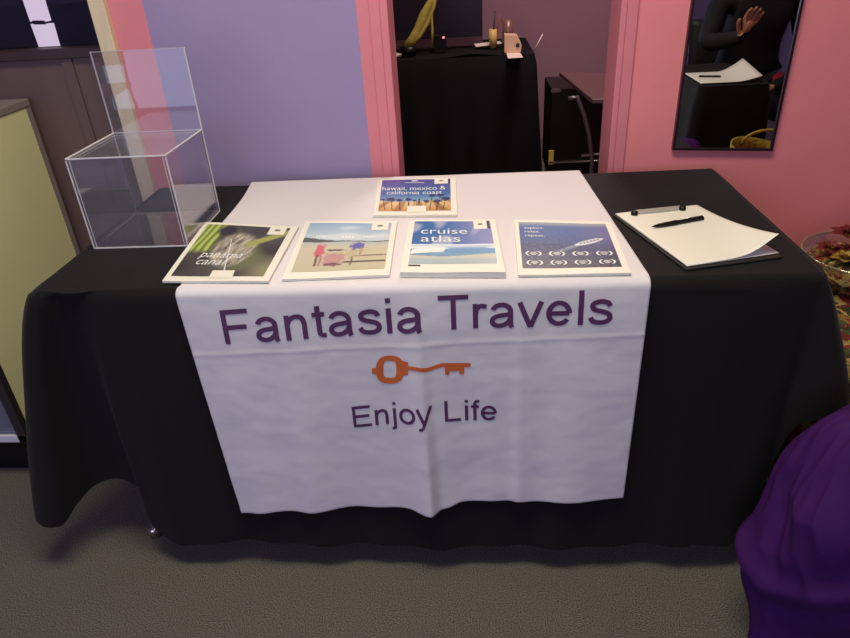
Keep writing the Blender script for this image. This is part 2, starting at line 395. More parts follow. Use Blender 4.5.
# lettering, laid on the hanging part
def text_mesh(s, sp=1.0):
    c = bpy.data.curves.new('t', 'FONT'); c.body = s; c.size = 1; c.resolution_u = 3; c.space_character = sp
    o = bpy.data.objects.new('t', c); COL.objects.link(o)
    bpy.context.view_layer.update()
    me = bpy.data.meshes.new_from_object(o.evaluated_get(bpy.context.evaluated_depsgraph_get()))
    bpy.data.objects.remove(o)
    return me
CAP = {}
def capheight():
    if 'h' not in CAP:
        me = text_mesh('H'); CAP['h'] = max(v.co.y for v in me.vertices)
    return CAP['h']
def lay_text(name, s, fn, m, parent, cuts=0, spacing=1.0, bold=0.0):
    """fn maps a (0..1 across the word), h (0 base..1 cap height) to 3-D"""
    me = text_mesh(s, spacing); H = capheight()
    xs = [v.co.x for v in me.vertices]; x0, x1 = min(xs), max(xs)
    bm = bmesh.new(); bm.from_mesh(me)
    bmesh.ops.triangulate(bm, faces=bm.faces)
    for _ in range(cuts):
        bmesh.ops.subdivide_edges(bm, edges=[e for e in bm.edges if e.calc_length() > 0.09], cuts=1)
        bmesh.ops.triangulate(bm, faces=bm.faces)
    for v in bm.verts: v.co = fn((v.co.x-x0)/(x1-x0), v.co.y/H)
    bm.to_mesh(me); bm.free(); me.materials.clear(); me.materials.append(m)
    o = bpy.data.objects.new(name, me); COL.objects.link(o)
    o.parent = parent; o.matrix_parent_inverse = PM(parent).inverted(); return o
def on_banner(u, v):
    p = atY(u, v, -0.65)
    for _ in range(4): p = atY(u, v, bann_y(p.x, p.z)-0.0016)
    return p
def catm(pts, n=6):
    pts = [Vector((a, b, 0)) for a, b in pts]; o = []
    for i in range(len(pts)-1):
        p0 = pts[max(0, i-1)]; p3 = pts[min(len(pts)-1, i+2)]
        for k in range(n): o.append(cr(p0, pts[i], pts[i+1], p3, k/n))
    o.append(pts[-1]); return [(p.x, p.y) for p in o]
def arcp(cx, cy, rx, ry, a0, a1, n=20): return [(cx+rx*math.cos(math.radians(a0+(a1-a0)*k/n)), cy+ry*math.sin(math.radians(a0+(a1-a0)*k/n))) for k in range(n+1)]
def line(a, b, n=6): return [(a[0]+(b[0]-a[0])*k/n, a[1]+(b[1]-a[1])*k/n) for k in range(n+1)]
XH = .725
GLY = {
 'F': (.85, [line((.10, 0), (.10, 1)), line((.10, .935), (.76, .935)), line((.10, .485), (.68, .485))]),
 'T': (.87, [line((.03, .935), (.83, .935)), line((.43, 0), (.43, .93))]),
 'E': (.93, [line((.10, 0), (.10, 1)), line((.10, .935), (.82, .935)), line((.10, .52), (.77, .52)), line((.10, .065), (.84, .065))]),
 'L': (.78, [line((.10, 0), (.10, 1)), line((.10, .065), (.70, .065))]),
 'a': (.78, [arcp(.36, .475, .235, .195, 165, 0)+line((.595, .45), (.595, .14))[1:]+[(.605, .06), (.635, 0)], catm([(.595, .41), (.48, .375), (.27, .345), (.135, .27), (.125, .14), (.25, .058), (.42, .08), (.55, .18), (.595, .30)])]),
 'n': (.78, [line((.14, 0), (.14, XH)), catm([(.14, .44), (.20, .58), (.36, .665), (.53, .62), (.59, .45)])+line((.59, .42), (.59, 0))]),
 't': (.39, [line((.19, .92), (.19, .2))+[(.205, .10), (.26, .062), (.36, .066)], line((.03, .67), (.36, .67))]),
 's': (.71, [catm([(.59, .52), (.53, .62), (.36, .665), (.18, .62), (.14, .52), (.22, .43), (.40, .375), (.55, .31), (.60, .19), (.52, .09), (.35, .06), (.17, .10), (.10, .215)])]),
 'i': (.31, [line((.155, 0), (.155, XH)), line((.155, .865), (.155, 1), 2)]),
 'r': (.47, [line((.14, 0), (.14, XH)), catm([(.14, .38), (.17, .56), (.28, .655), (.44, .63)])]),
 'v': (.70, [line((.05, XH), (.335, .0)), line((.62, XH), (.335, .0))]),
 'e': (.78, [line((.64, .36), (.10, .36)), arcp(.375, .362, .265, .303, 0, 325, 36)]),
 'l': (.31, [line((.155, 0), (.155, 1), 10)]),
 'j': (.31, [line((.155, XH), (.155, -.10))+[(.14, -.19), (.09, -.215), (.01, -.21)], line((.155, .865), (.155, 1), 2)]),
 'o': (.78, [arcp(.39, .362, .285, .303, 0, 360, 40)]),
 'y': (.70, [line((.05, XH), (.345, .0)), line((.63, XH), (.345, -.01))+[(.29, -.15), (.21, -.215), (.10, -.21)]]),
 'f': (.39, [line((.19, 0), (.19, .78))+[(.205, .88), (.26, .935), (.38, .935)], line((.03, .67), (.36, .67))]),
}
def banner_word(name, s, fn, m, parent, W=.068):
    x = 0; quads = []
    for ch in s:
        adv, strokes = GLY[ch]
        for st in strokes:
            st = [p for i, p in enumerate(st) if i == 0 or math.hypot(p[0]-st[i-1][0], p[1]-st[i-1][1]) > 1e-4]
            L_ = []; n = len(st)
            for i, p in enumerate(st):
                q0 = st[max(0, i-1)]; q1 = st[min(n-1, i+1)]; dx, dy = q1[0]-q0[0], q1[1]-q0[1]; l = math.hypot(dx, dy) or 1
                L_.append(((x+p[0]-dy/l*W, p[1]+dx/l*W), (x+p[0]+dy/l*W, p[1]-dx/l*W)))
            quads += [(L_[i][0], L_[i][1], L_[i+1][1], L_[i+1][0]) for i in range(n-1)]
        x += adv
    xs = [p[0] for q in quads for p in q]; x0, x1 = min(xs), max(xs)
    g = MB()
    for k, q in enumerate(quads): g.add([fn((p[0]-x0)/(x1-x0), p[1])+Vector((0, -.00001*(k % 5), 0)) for p in q], [(0, 1, 2, 3)])
    return g.build(name, m, parent)
def word(name, s, bl, br, tl, label=None, cuts=4):
    bl3, br3, tl3 = on_banner(*bl), on_banner(*br), on_banner(*tl)
    def fn(a, h):
        x = bl3.x+(br3.x-bl3.x)*a; z = bl3.z+(br3.z-bl3.z)*a+(tl3.z-bl3.z)*h
        return Vector((x, bann_y(x, z)-0.0016, z))
    return tag(banner_word(name, s, fn, m_purpink, bn), label)
word('lettering', 'Fantasia', (226, 344.5), (422.5, 332.5), (222, 310.5), 'plum word Fantasia')
word('lettering', 'Travels', (439, 330.5), (612, 324), (438, 296), 'plum word Travels')
word('lettering', 'Enjoy', (354, 427.5), (433, 421), (352.5, 407), 'plum word Enjoy')
word('lettering', 'Life', (445, 422), (497, 420.5), (444.5, 401.3), 'plum word Life')
# orange key
def kp(X, Y): return on_banner(360+X/7.083, 345+Y/7.083)
def ring_pts(n=44):
    out = []; inn = []
    for k in range(n):
        a = 2*PI*k/n; c, s_ = math.cos(a), math.sin(a)
        out.append((212+100*math.copysign(abs(c)**.8, c), 175+100*math.copysign(abs(s_)**.8, s_)))
        inn.append((211+46*math.copysign(abs(c)**.5, c), 172+60*math.copysign(abs(s_)**.5, s_)))
    return out, inn
km = MB()
out, inn = ring_pts(); n = len(out)
km.add([kp(*p) for p in out]+[kp(*p) for p in inn], [(i, (i+1) % n, n+(i+1) % n, n+i) for i in range(n)])
def strip(pts, ws):
    vs = []
    for (x, y), h in zip(pts, ws): vs += [kp(x, y-h), kp(x, y+h)]
    km.add(vs, [(2*i, 2*i+1, 2*i+3, 2*i+2) for i in range(len(pts)-1)])
strip([(84, 185), (100, 185), (120, 185)], [20, 21, 24])
strip([(285, 165), (300, 167), (318, 167), (340, 168)], [50, 55, 48, 46])
pts = [(338+i*(780-338)/40, 0) for i in range(41)]
pts = [(x, 165+14*smooth(340, 450, x)-37*smooth(450, 600, x)+(0 if x < 600 else 0)) for x, _ in pts]
strip(pts, [14 if x < 580 else 14 for x, _ in pts])
strip([(600, 165), (620, 165), (640, 165), (700, 162), (738, 162)], [20, 22, 20, 20, 20])
strip([(602, 195), (618, 195), (634, 195)], [14, 18, 14]); strip([(702, 190), (720, 190), (738, 190)], [12, 18, 16])
strip([(752, 142), (768, 142), (784, 142)], [13, 17, 10])
km.build('key_emblem', m_orange, bn)['label'] = 'orange old-fashioned key emblem'

# ------------------------------------------------------------------ brochures
def paint_mat():
    m = bpy.data.materials.new('printed_cover'); m.use_nodes = True; nt = m.node_tree; b = nt.nodes['Principled BSDF']
    a = nt.nodes.new('ShaderNodeVertexColor'); a.layer_name = 'print'
    nt.links.new(a.outputs[0], b.inputs['Base Color']); b.inputs['Roughness'].default_value = 0.32; b.inputs['Specular IOR Level'].default_value = 0.4
    return m
m_print = paint_mat()
m_wprint = mat('white_print', srgb(238, 238, 240), 0.5)
m_dprint = mat('dark_print', srgb(50, 50, 60), 0.5)
def mixc(a, b, t): t = max(0, min(1, t)); return tuple(a[i]*(1-t)+b[i]*t for i in range(3))
def brochure(corners, label, art, inset, th=0.004, curl=0.0):
    """corners: top-left, top-right, bottom-right, bottom-left on the table (x, y)"""
    base = TZ+0.005
    k_ = (CAM.z-base-th)/(CAM.z-.745)   # corners were measured on the table plane; the covers lie a little higher
    C4 = [Vector((CAM.x+(x-CAM.x)*k_, CAM.y+(y-CAM.y)*k_, base)) for x, y in corners]
    cen = sum(C4, Vector())/4
    t = thing('travel_brochure', cen, label, 'brochure', 'travel brochures on the white banner')
    def P3(u, v, h=0.0):
        p = C4[0]*(1-u)*(1-v)+C4[1]*u*(1-v)+C4[2]*u*v+C4[3]*(1-u)*v
        z = base+th+h+curl*(max(0, u-0.55)**2*max(0, 0.5-v)+0.3*(v-0.5)**2)*0.2+0.0006*math.sin(u*6+v*3)
        return Vector((p.x, p.y, z))
    g = MB(); N = 12
    g.grid(lambda u, v: P3(u, v), N, N)
    ring = [(i/N, 0) for i in range(N)]+[(1, i/N) for i in range(N)]+[(1-i/N, 1) for i in range(N)]+[(0, 1-i/N) for i in range(N)]
    k = len(ring)
    g.build('cover', m_paper, t)
    e = MB()
    bot = [Vector((P3(u, v).x, P3(u, v).y, base-0.0005)) for u, v in ring]
    e.add([P3(u, v, -0.0002) for u, v in ring]+bot, [(i, (i+1) % k, k+(i+1) % k, k+i) for i in range(k)]+[tuple(range(k, 2*k))])
    e.build('pages', m_pages, t)
    # printed picture
    u0, v0, u1, v1 = inset
    def Q(a, b, h=0.0008): return P3(u0+(u1-u0)*a, v0+(v1-v0)*b, h)
    nu, nv = 110, 130
    o = MB().grid(lambda a, b: Q(a, b, 0.0005), nu, nv).build('cover_picture', m_print, t)
    ca = o.data.color_attributes.new('print', 'FLOAT_COLOR', 'POINT')
    arr = []
    for j in range(nv+1):
        for i in range(nu+1): 
            c = art(i/nu, j/nv); arr += [max(0, c[0]), max(0, c[1]), max(0, c[2]), 1]
    ca.data.foreach_set('color', arr)
    # corner badge and bits shared by the row
    return t, P3, Q
def patch(Q, poly, name, m, parent, h=0.0012):
    return MB().add([Q(a, b, h) for a, b in poly], [tuple(range(len(poly)))]).build(name, m, parent)
def ttl(Q, s, a0, a1, b, hgt, parent, m=None, name='title', sp=1.0, slant=0.0):
    return lay_text(name, s, lambda a, h: Q(a0+(a1-a0)*a+slant*h, b-hgt*h, 0.0013), m or m_wprint, parent, 0, sp)
def oval(cx, cy, rx, ry, n=18): return [(cx+rx*math.cos(2*PI*k/n), cy+ry*math.sin(2*PI*k/n)) for k in range(n)]
def badge(Q, t, a0=0.77, a1=0.965, b1=0.17):
    o = patch(Q, [(a0, 0), (a1, 0), (a1, b1), (a0, b1)], 'corner_badge', m_paper, t, 0.001)
    patch(Q, oval((a0+a1)/2, b1*0.42, 0.035, 0.022), 'badge_mark', mat('olive_print', srgb(120, 120, 100), .5), o, 0.0014)
L = lambda r, g, b: srgb(r, g, b)[:3]
s_ = 0.83
def cs(l): return [(x*s_, y*s_) for x, y in l]
# 1 panama canal: dark jungle picture with fern fronds and a grey furry animal shape
def art1(a, b):
    c = mixc(L(88, 82, 78), L(50, 46, 46), 0.5+nz(a*3, b*3, 1))
    c = mixc(c, L(120, 130, 70), smooth(0.0, .5, nz(a*2.4+5, b*2.4, 2))*0.6)
    # pale green fronds top left
    d = smooth(0.30, 0.18, a)*smooth(0.62, 0.5, b) if a < .3 else 0
    st = 0.5+0.5*math.sin((a+b*.12)*85+2*nz(a*4, b*3))
    if a < 0.27 and b < 0.62: c = mixc(c, mixc(L(110, 130, 40), L(200, 215, 110), st), 0.9*smooth(.27, .2, a)*smooth(.62, .5, b))
    # fur
    e = math.hypot((a-0.50)/0.24, (b-0.5)/0.33)
    if e < 1.15:
        f = 0.5+0.9*nz(a*26+b*9, b*7, 4)+0.3*nz(a*60, b*60)
        c = mixc(c, mixc(L(100, 92, 82), L(214, 204, 188), f), smooth(1.15, 0.8, e))
        if math.hypot((a-0.36)/0.06, (b-0.22)/0.06) < 1: c = L(150, 140, 125)
    e2 = math.hypot((a-.30)/.12, (b-.13)/.12)
    c = mixc(c, L(48, 44, 52), smooth(1.2, .6, e2))
    # branch to the right
    q = abs((b-0.40)+(a-0.62)*0.75)
    if a > 0.6: c = mixc(c, L(168, 170, 96), smooth(.09, .04, q))
    c = mixc(c, L(160, 158, 120), smooth(.65, 1.0, a)*smooth(.5, .9, b)*0.7)
    return c
t, P3, Q = brochure(cs([(-.643, -.333), (-.348, -.390), (-.342, -.740), (-.612, -.724)]), 'panama canal brochure with green fronds, leftmost on the table', art1, (0.05, 0.045, 0.93, 0.93))
ttl(Q, 'panama', 0.17, 0.64, 0.67, 0.115, t, slant=.03); ttl(Q, 'canal', 0.17, 0.48, 0.80, 0.115, t, slant=.03)
badge(Q, t); patch(Q, [(.42, .9), (.66, .9), (.68, 1.03), (.42, 1.03)], 'label_strip', m_paper, t, .001)
MB().add([Q(.40, .3), Q(.408, .3), Q(.568, .985), Q(.555, .985)], [(0, 1, 2, 3)]).build('twig', m_wprint, t)
# 2 beach walk
def art2(a, b):
    hz = 0.43+0.01*math.sin(a*9)
    if b < hz:
        c = mixc(L(150, 180, 214), L(206, 218, 226), b/hz)
        c = mixc(c, L(232, 236, 240), 0.5*smooth(0.0, .4, nz(a*3, b*8, 7)))
        m = 0.075*smooth(0.5, 0.0, a)+0.02+0.012*nz(a*14, 0, 5)
        if b > hz-m: c = L(96, 100, 100)
    else:
        k = (b-hz)/(1-hz)
        c = mixc(L(186, 196, 200), L(208, 200, 176), smooth(0, .2, k))
        c = mixc(c, L(196, 184, 156), k*0.6)
        if a > 0.60 and abs(b-(0.74-.02*a)) < .010: c = L(120, 112, 100)
        if a > 0.52 and abs(b-(0.845)) < .016: c = L(96, 88, 80)
    def blob(cx, cy, rx, ry, col, c): return mixc(c, col, smooth(1.2, .8, math.hypot((a-cx)/rx, (b-cy)/ry)+.55*nz(a*22, b*22, cx*9)))
    c = blob(.24, .50, .06, .045, L(198, 176, 178), c); c = blob(.24, .62, .055, .12, L(208, 110, 122), c)
    c = blob(.225, .80, .014, .12, L(120, 80, 76), c); c = blob(.27, .80, .014, .10, L(170, 130, 120), c)
    c = blob(.42, .78, .12, .13, L(196, 150, 148), c); c = blob(.42, .88, .10, .03, L(130, 96, 96), c); c = blob(.42, .60, .10, .02, L(120, 96, 100), c)
    c = blob(.60, .68, .07, .12, L(196, 184, 150), c); c = blob(.66, .52, .075, .075, L(112, 108, 176), c); c = blob(.62, .82, .014, .09, L(120, 96, 80), c)
    c = blob(.70, .64, .016, .09, L(190, 160, 130), c)
    return c
t, P3, Q = brochure(cs([(-.336, -.350), (-.066, -.372), (-.052, -.722), (-.311, -.732)]), 'brochure with people and a dog on a pale beach', art2, (0.06, 0.05, 0.945, 0.90), curl=0.02)
badge(Q, t)
for (a0, a1) in ((.14, .26), (.44, .60), (.70, .84)):
    for k in range(4): patch(Q, [(a0+(a1-a0)*k/4, .30), (a0+(a1-a0)*(k+.6)/4, .30), (a0+(a1-a0)*(k+.6)/4, .345), (a0+(a1-a0)*k/4, .345)], 'faded_print', m_wprint, t, .001)
# 3 hawaii
def art3(a, b):
    c = mixc(L(96, 84, 160), L(70, 116, 186), b/0.5) if b < .5 else mixc(L(70, 116, 186), L(150, 190, 216), (b-.5)/.25)
    top = .70+.03*math.sin(a*5)
    if b > top:
        c = mixc(L(240, 214, 170), L(206, 150, 84), (b-top)/.3)
        c = mixc(c, L(150, 104, 60), 0.7*smooth(.2, .6, math.sin((a-.5)*(60-30*b)/(.6+b))))
    # palm crowns
    for (px, py, r) in ((.05, .66, .035), (.16, .66, .07), (.28, .68, .05), (.41, .66, .05), (.49, .69, .035), (.66, .72, .05), (.74, .55, .05), (.86, .54, .055), (.82, .72, .06), (.93, .66, .07), (.56, .66, .02)):
        e = math.hypot((a-px)/r, (b-py)/(r*.85)); 
        if e < 1+.5*nz(a*40, b*40): c = mixc(c, L(40, 52, 110), .9)
        if abs(a-px-(b-py)*(px-.5)*-.3) < .006 and py < b < .98: c = L(86, 62, 74)
    if a > .975: c = mixc(c, L(44, 60, 110), .8 if b < .16 else 0)
    return c
t, P3, Q = brochure(cs([(-.166, .012), (.094, .006), (.104, -.339), (-.142, -.320)]), 'hawaii, mexico and california coast brochure behind the front row', art3, (0.055, 0.03, 0.93, 0.90))
ttl(Q, 'hawaii, mexico &', .02, .93, .37, .12, t); ttl(Q, 'california coast', .09, .88, .51, .12, t)
badge(Q, t); patch(Q, [(.40, .86), (.66, .86), (.66, 1.04), (.40, 1.04)], 'label_strip', m_paper, t, .001)
patch(Q, oval(.48, .06, .05, .02), 'crest_mark', m_wprint, t); patch(Q, [(.34, .115), (.62, .115), (.62, .13), (.34, .13)], 'small_print', m_wprint, t)
# 4 cruise atlas
def art4(a, b):
    c = mixc(L(66, 112, 178), L(150, 150, 206), smooth(.35, 1.0, a)*0.9)
    c = mixc(c, L(196, 196, 226), .7*smooth(.02, .4, nz(a*4, b*3+a*2, 11)))
    if b > .57: 
        c = mixc(L(230, 236, 246), L(120, 160, 208), smooth(.57, .70, b)); c = mixc(c, L(236, 240, 246), smooth(.1, .35, nz(a*2, b*16, 3)))
    if b > .78: c = mixc(L(110, 150, 190), L(150, 178, 200), nz(a*3, b*10)+.5)
    if b > .81+.03*math.sin(a*4): c = mixc(L(206, 204, 196), L(160, 178, 196), smooth(.84, .97, b))
    if b > .93: c = mixc(c, L(190, 200, 206), .5)
    return c
t, P3, Q = brochure(cs([(-.032, -.368), (.210, -.380), (.223, -.722), (-.028, -.708)]), 'cruise atlas brochure with blue sky and sea on its cover', art4, (0.07, 0.04, 0.94, 0.86), th=0.011)
ttl(Q, 'cruise', .10, .69, .33, .14, t); ttl(Q, 'atlas', .11, .60, .52, .15, t)
badge(Q, t, .78, .95, .21)
patch(Q, [(.02, .70), (.42, .645), (.40, .745), (.0, .80)], 'white_sail_shape', m_wprint, t); patch(Q, [(.955, 0), (.985, 0), (.985, .2), (.955, .2)], 'dark_tab', m_dprint, t)
MB().add([P3(.07+.012*i, .885+.0*i, .0008) for i in (0, 4, 4, 0)][:0] or [P3(.07, .88, .001), P3(.19, .88, .001), P3(.19, .90, .001), P3(.07, .90, .001)], [(0, 1, 2, 3)]).build('small_print', m_dprint, t)
# 5 explore
def art5(a, b):
    c = mixc(L(80, 112, 176), L(46, 70, 130), b*1.6) if b < .5 else mixc(L(48, 66, 116), L(56, 58, 76), (b-.5)*2)
    c = mixc(c, L(118, 110, 160), .7*smooth(.5, 1, a)*smooth(.8, .2, b))
    c = mixc(c, L(90, 110, 150), .5*smooth(.1, .5, nz(a*24, b*24, 6)))
    if b < .11: c = mixc(L(150, 160, 176), c, smooth(.02, .11, b))
    # wake
    if .18 < a < .66:
        yc = .80-(a-.18)*.62; c = mixc(c, L(190, 206, 226), .7*smooth(.05, .0, abs(b-yc))*smooth(.18, .5, a)*(0.6+nz(a*40, b*40)))
    # ship
    yc = .52-(a-.60)*.44
    if .58 < a < .92:
        k = (a-.58)/.34; hh = .045*(1-abs(2*k-1)**3)
        if abs(b-yc) < hh: c = L(222, 226, 232)
        if abs(b-yc+.005) < hh*.5 and .64 < a < .88: c = mixc(L(120, 120, 140), L(206, 206, 216), .5+.5*math.sin(a*160))
    return c
t, P3, Q = brochure(cs([(.263, -.388), (.520, -.422), (.509, -.742), (.252, -.738)]), 'dark blue cruise ship brochure with laurel badges, rightmost on the banner', art5, (0.045, 0.06, 0.94, 0.90))
ttl(Q, 'explore.', .06, .28, .17, .05, t); ttl(Q, 'relax.', .06, .235, .26, .05, t); ttl(Q, 'repeat.', .06, .28, .35, .05, t)
def laurel(Q, t, cx, cy):
    g = MB()
    for sd in (-1, 1):
        ps = []
        for k in range(8):
            a = math.radians(-60+k*17)*1.0; ps.append((cx+sd*.078*math.cos(a*0.9), cy+.058*math.sin(a*0.9)))
        for i in range(7):
            (x0, y0), (x1, y1) = ps[i], ps[i+1]; ww = .013
            g.add([Q(x0-sd*ww, y0, .0013), Q(x0+sd*ww*.6, y0, .0013), Q(x1+sd*ww*.6, y1, .0013), Q(x1-sd*ww, y1, .0013)], [(0, 1, 2, 3)])
    for k, ww in enumerate((.03, .04, .025)):
        yy = cy-.03+k*.024; g.add([Q(cx-ww, yy, .0013), Q(cx+ww, yy, .0013), Q(cx+ww, yy+.012, .0013), Q(cx-ww, yy+.012, .0013)], [(0, 1, 2, 3)])
    g.build('laurel_badge', m_wprint, t)
for r, yy in enumerate((.72, .90)):
    for k in range(4): laurel(Q, t, .13+k*.247, yy)

# ------------------------------------------------------------------ acrylic box
X0, X1, Y0, Y1 = -.735, -.516, -.434, -.215; Z0 = TZ+0.001; ZT = .952; ZB = 1.138; tt = .003
ab = thing('acrylic_box', ((X0+X1)/2, (Y0+Y1)/2, Z0), 'clear acrylic collection box with tall back panel at left of the table', 'box')
def panel(name, a, b, m=m_acr): return B(a, b).build(name, m, ab)
panel('front_panel', (X0, Y0, Z0), (X1, Y0+tt, ZT)); panel('back_panel', (X0, Y1-tt, Z0), (X1, Y1, ZB))
panel('side_panel', (X0, Y0+tt, Z0), (X0+tt, Y1-tt, ZT)); panel('side_panel', (X1-tt, Y0+tt, Z0), (X1, Y1-tt, ZT))
panel('bottom_panel', (X0+tt, Y0+tt, Z0), (X1-tt, Y1-tt, Z0+tt)); panel('lid', (X0, Y0, ZT), (X1, Y1-tt, ZT+tt))
e = MB(); r = .0013
for x in (X0, X1):
    for y in (Y0, Y1): e.box((x-r, y-r, Z0), (x+r, y+r, ZT))
    e.box((x-r, Y1-r, ZT), (x+r, Y1+r, ZB)); 
    for z in (Z0+r, ZT+tt): e.box((x-r, Y0, z-r), (x+r, Y1, z+r))
for y in (Y0, Y1):
    for z in (Z0+r, ZT+tt): e.box((X0, y-r, z-r), (X1, y+r, z+r))
e.box((X0, Y1-tt, ZB-r), (X1, Y1, ZB))
for x in (X0+.007, X1-.007): e.box((x-.0006, Y0-.0005, Z0), (x+.0006, Y0+.0005, ZT))
e.build('polished_edges', m_edge, ab)

# ------------------------------------------------------------------ clipboard, sheets, pen
zc = TZ+0.002
tl, tr, br, bl = atZ(613, 216, zc), atZ(698, 206.5, zc), atZ(783, 258, zc), atZ(686, 271, zc)
cl = thing('clipboard', (tl+tr+br+bl)/4, 'black clipboard holding white sign-up sheets on the table', 'clipboard')
def qmap(c, u, v): return c[0]*(1-u)*(1-v)+c[1]*u*(1-v)+c[2]*u*v+c[3]*(1-u)*v
cc = [tl, tr, br, bl]
MB().hexa([p-Vector((0, 0, .001)) for p in (tl, bl, br, tr)], [p+Vector((0, 0, .003)) for p in (tl, bl, br, tr)]).build('board', mat('black_board', srgb(36, 32, 32), .5), cl, bevel=.001)
s2 = [atZ(615, 216, zc), atZ(697, 207.5, zc), atZ(779, 255, zc), atZ(687, 268.5, zc)]
MB().grid(lambda u, v: qmap(s2, u, v)+Vector((0, 0, .0045)), 8, 8).build('lower_sheet', m_paper, cl, solid=.0004)
tip = atZ(779, 234, zc+.045); flat = qmap(s2, 1, 1)
def sheet(u, v):
    p = qmap(s2, u, v)+Vector((0, 0, .006)); k = smooth(.45, 1.15, (u*0.9+v*1.0)/1.9*1.15+.0) if u > .2 else 0
    k = max(0, (0.62*u+0.5*v-.62)/.5)**1.9*smooth(.35, 1, u)
    d = (tip-flat-Vector((0, 0, .006)))
    return p+d*k+Vector((0, 0, .0005*math.sin(9*u+4*v)))
MB().grid(sheet, 40, 40).build('top_sheet', m_paper, cl, solid=.0004)
c1, c2 = atZ(634, 213.5, zc+.009), atZ(682, 208.5, zc+.009); ax = (c2-c1).normalized(); sd = Vector((-ax.y, ax.x, 0))
g = MB().hexa([c1-sd*.004-Vector((0, 0, .004)), c2-sd*.004-Vector((0, 0, .004)), c2+sd*.010-Vector((0, 0, .004)), c1+sd*.010-Vector((0, 0, .004))], [c1-sd*.002, c2-sd*.002, c2+sd*.008+Vector((0, 0, .004)), c1+sd*.008+Vector((0, 0, .004))])
g.tube([c1+sd*.012, c2+sd*.012], .003)
clip = g.build('clip', mat('clip_steel', srgb(196, 190, 184), .3, .4), cl, bevel=.0006)
for c in (c1, c2): MB().lathe([(0, .006), (.007, .005), (.008, 0), (.007, -.007), (0, -.007)], c-sd*.002+Vector((0, 0, .001)), 14).build('clip_end', m_black_pl, clip)
a, b = atZ(652, 226.5, zc+.011), atZ(703, 218, zc+.011)
pn = thing('pen', a, 'black ballpoint pen lying on the clipboard sheet', 'pen')
d = b-a
MB().tube([a, a+d*.04, a+d*.12, a+d*.42, a+d*.45, a+d*.5, a+d], [.0008, .0022, .004, .0055, .0058, .0046, .0044], 12).build('barrel', m_black_pl, pn)
up = Vector((0, 0, .0062)); MB().tube([a+d*.62+up*0.9, a+d*.8+up, a+d*.98+up*.9], .0011, 8).build('pocket_clip', m_chrome, pn)
MB().tube([a-d*.02, a+d*.05], [.0006, .0016], 8).build('tip', m_chrome, pn)

# ------------------------------------------------------------------ wall mirror
mq = [atY(695.5, -60, WY-.012), atY(803, -60, WY-.012)]
ML = .664; MR = .927; MBt = .783; MT = 1.95
mr_ = thing('wall_mirror', ((ML+MR)/2, WY, MBt), 'tall narrow mirror in a thin dark frame on the pink wall', 'mirror')
def mquad(l0, l1, dx, zlo, zhi, y0, y1):
    pass
k = -0.045   # slight tilt of the lower edge
def MQ(xa, xb, za, zb, y0, y1):
    f = lambda x: (x-(ML+MR)/2)*k
    return MB().hexa([(xa, y0, za+f(xa)), (xb, y0, za+f(xb)), (xb, y1, za+f(xb)), (xa, y1, za+f(xa))], [(xa, y0, zb+f(xa)), (xb, y0, zb+f(xb)), (xb, y1, zb+f(xb)), (xa, y1, zb+f(xa))])
m_mfr = mat('dark_plum_frame', srgb(40, 18, 24), .35)
fr_ = .006
MQ(ML, ML+fr_, MBt, MT, WY-.014, WY).build('frame_side', m_mfr, mr_); MQ(MR-fr_, MR, MBt, MT, WY-.014, WY).build('frame_side', m_mfr, mr_)
MQ(ML+fr_, MR-fr_, MBt, MBt+fr_, WY-.014, WY).build('frame_bottom', m_mfr, mr_); MQ(ML+fr_, MR-fr_, MT-fr_, MT, WY-.014, WY).build('frame_top', m_mfr, mr_)
m_mir = mat('mirror_silver', (.80, .78, .80, 1), .01, 1.0)
MQ(ML+fr_, MR-fr_, MBt+fr_, MT-fr_, WY-.010, WY-.002).build('mirror_glass', m_mir, mr_)

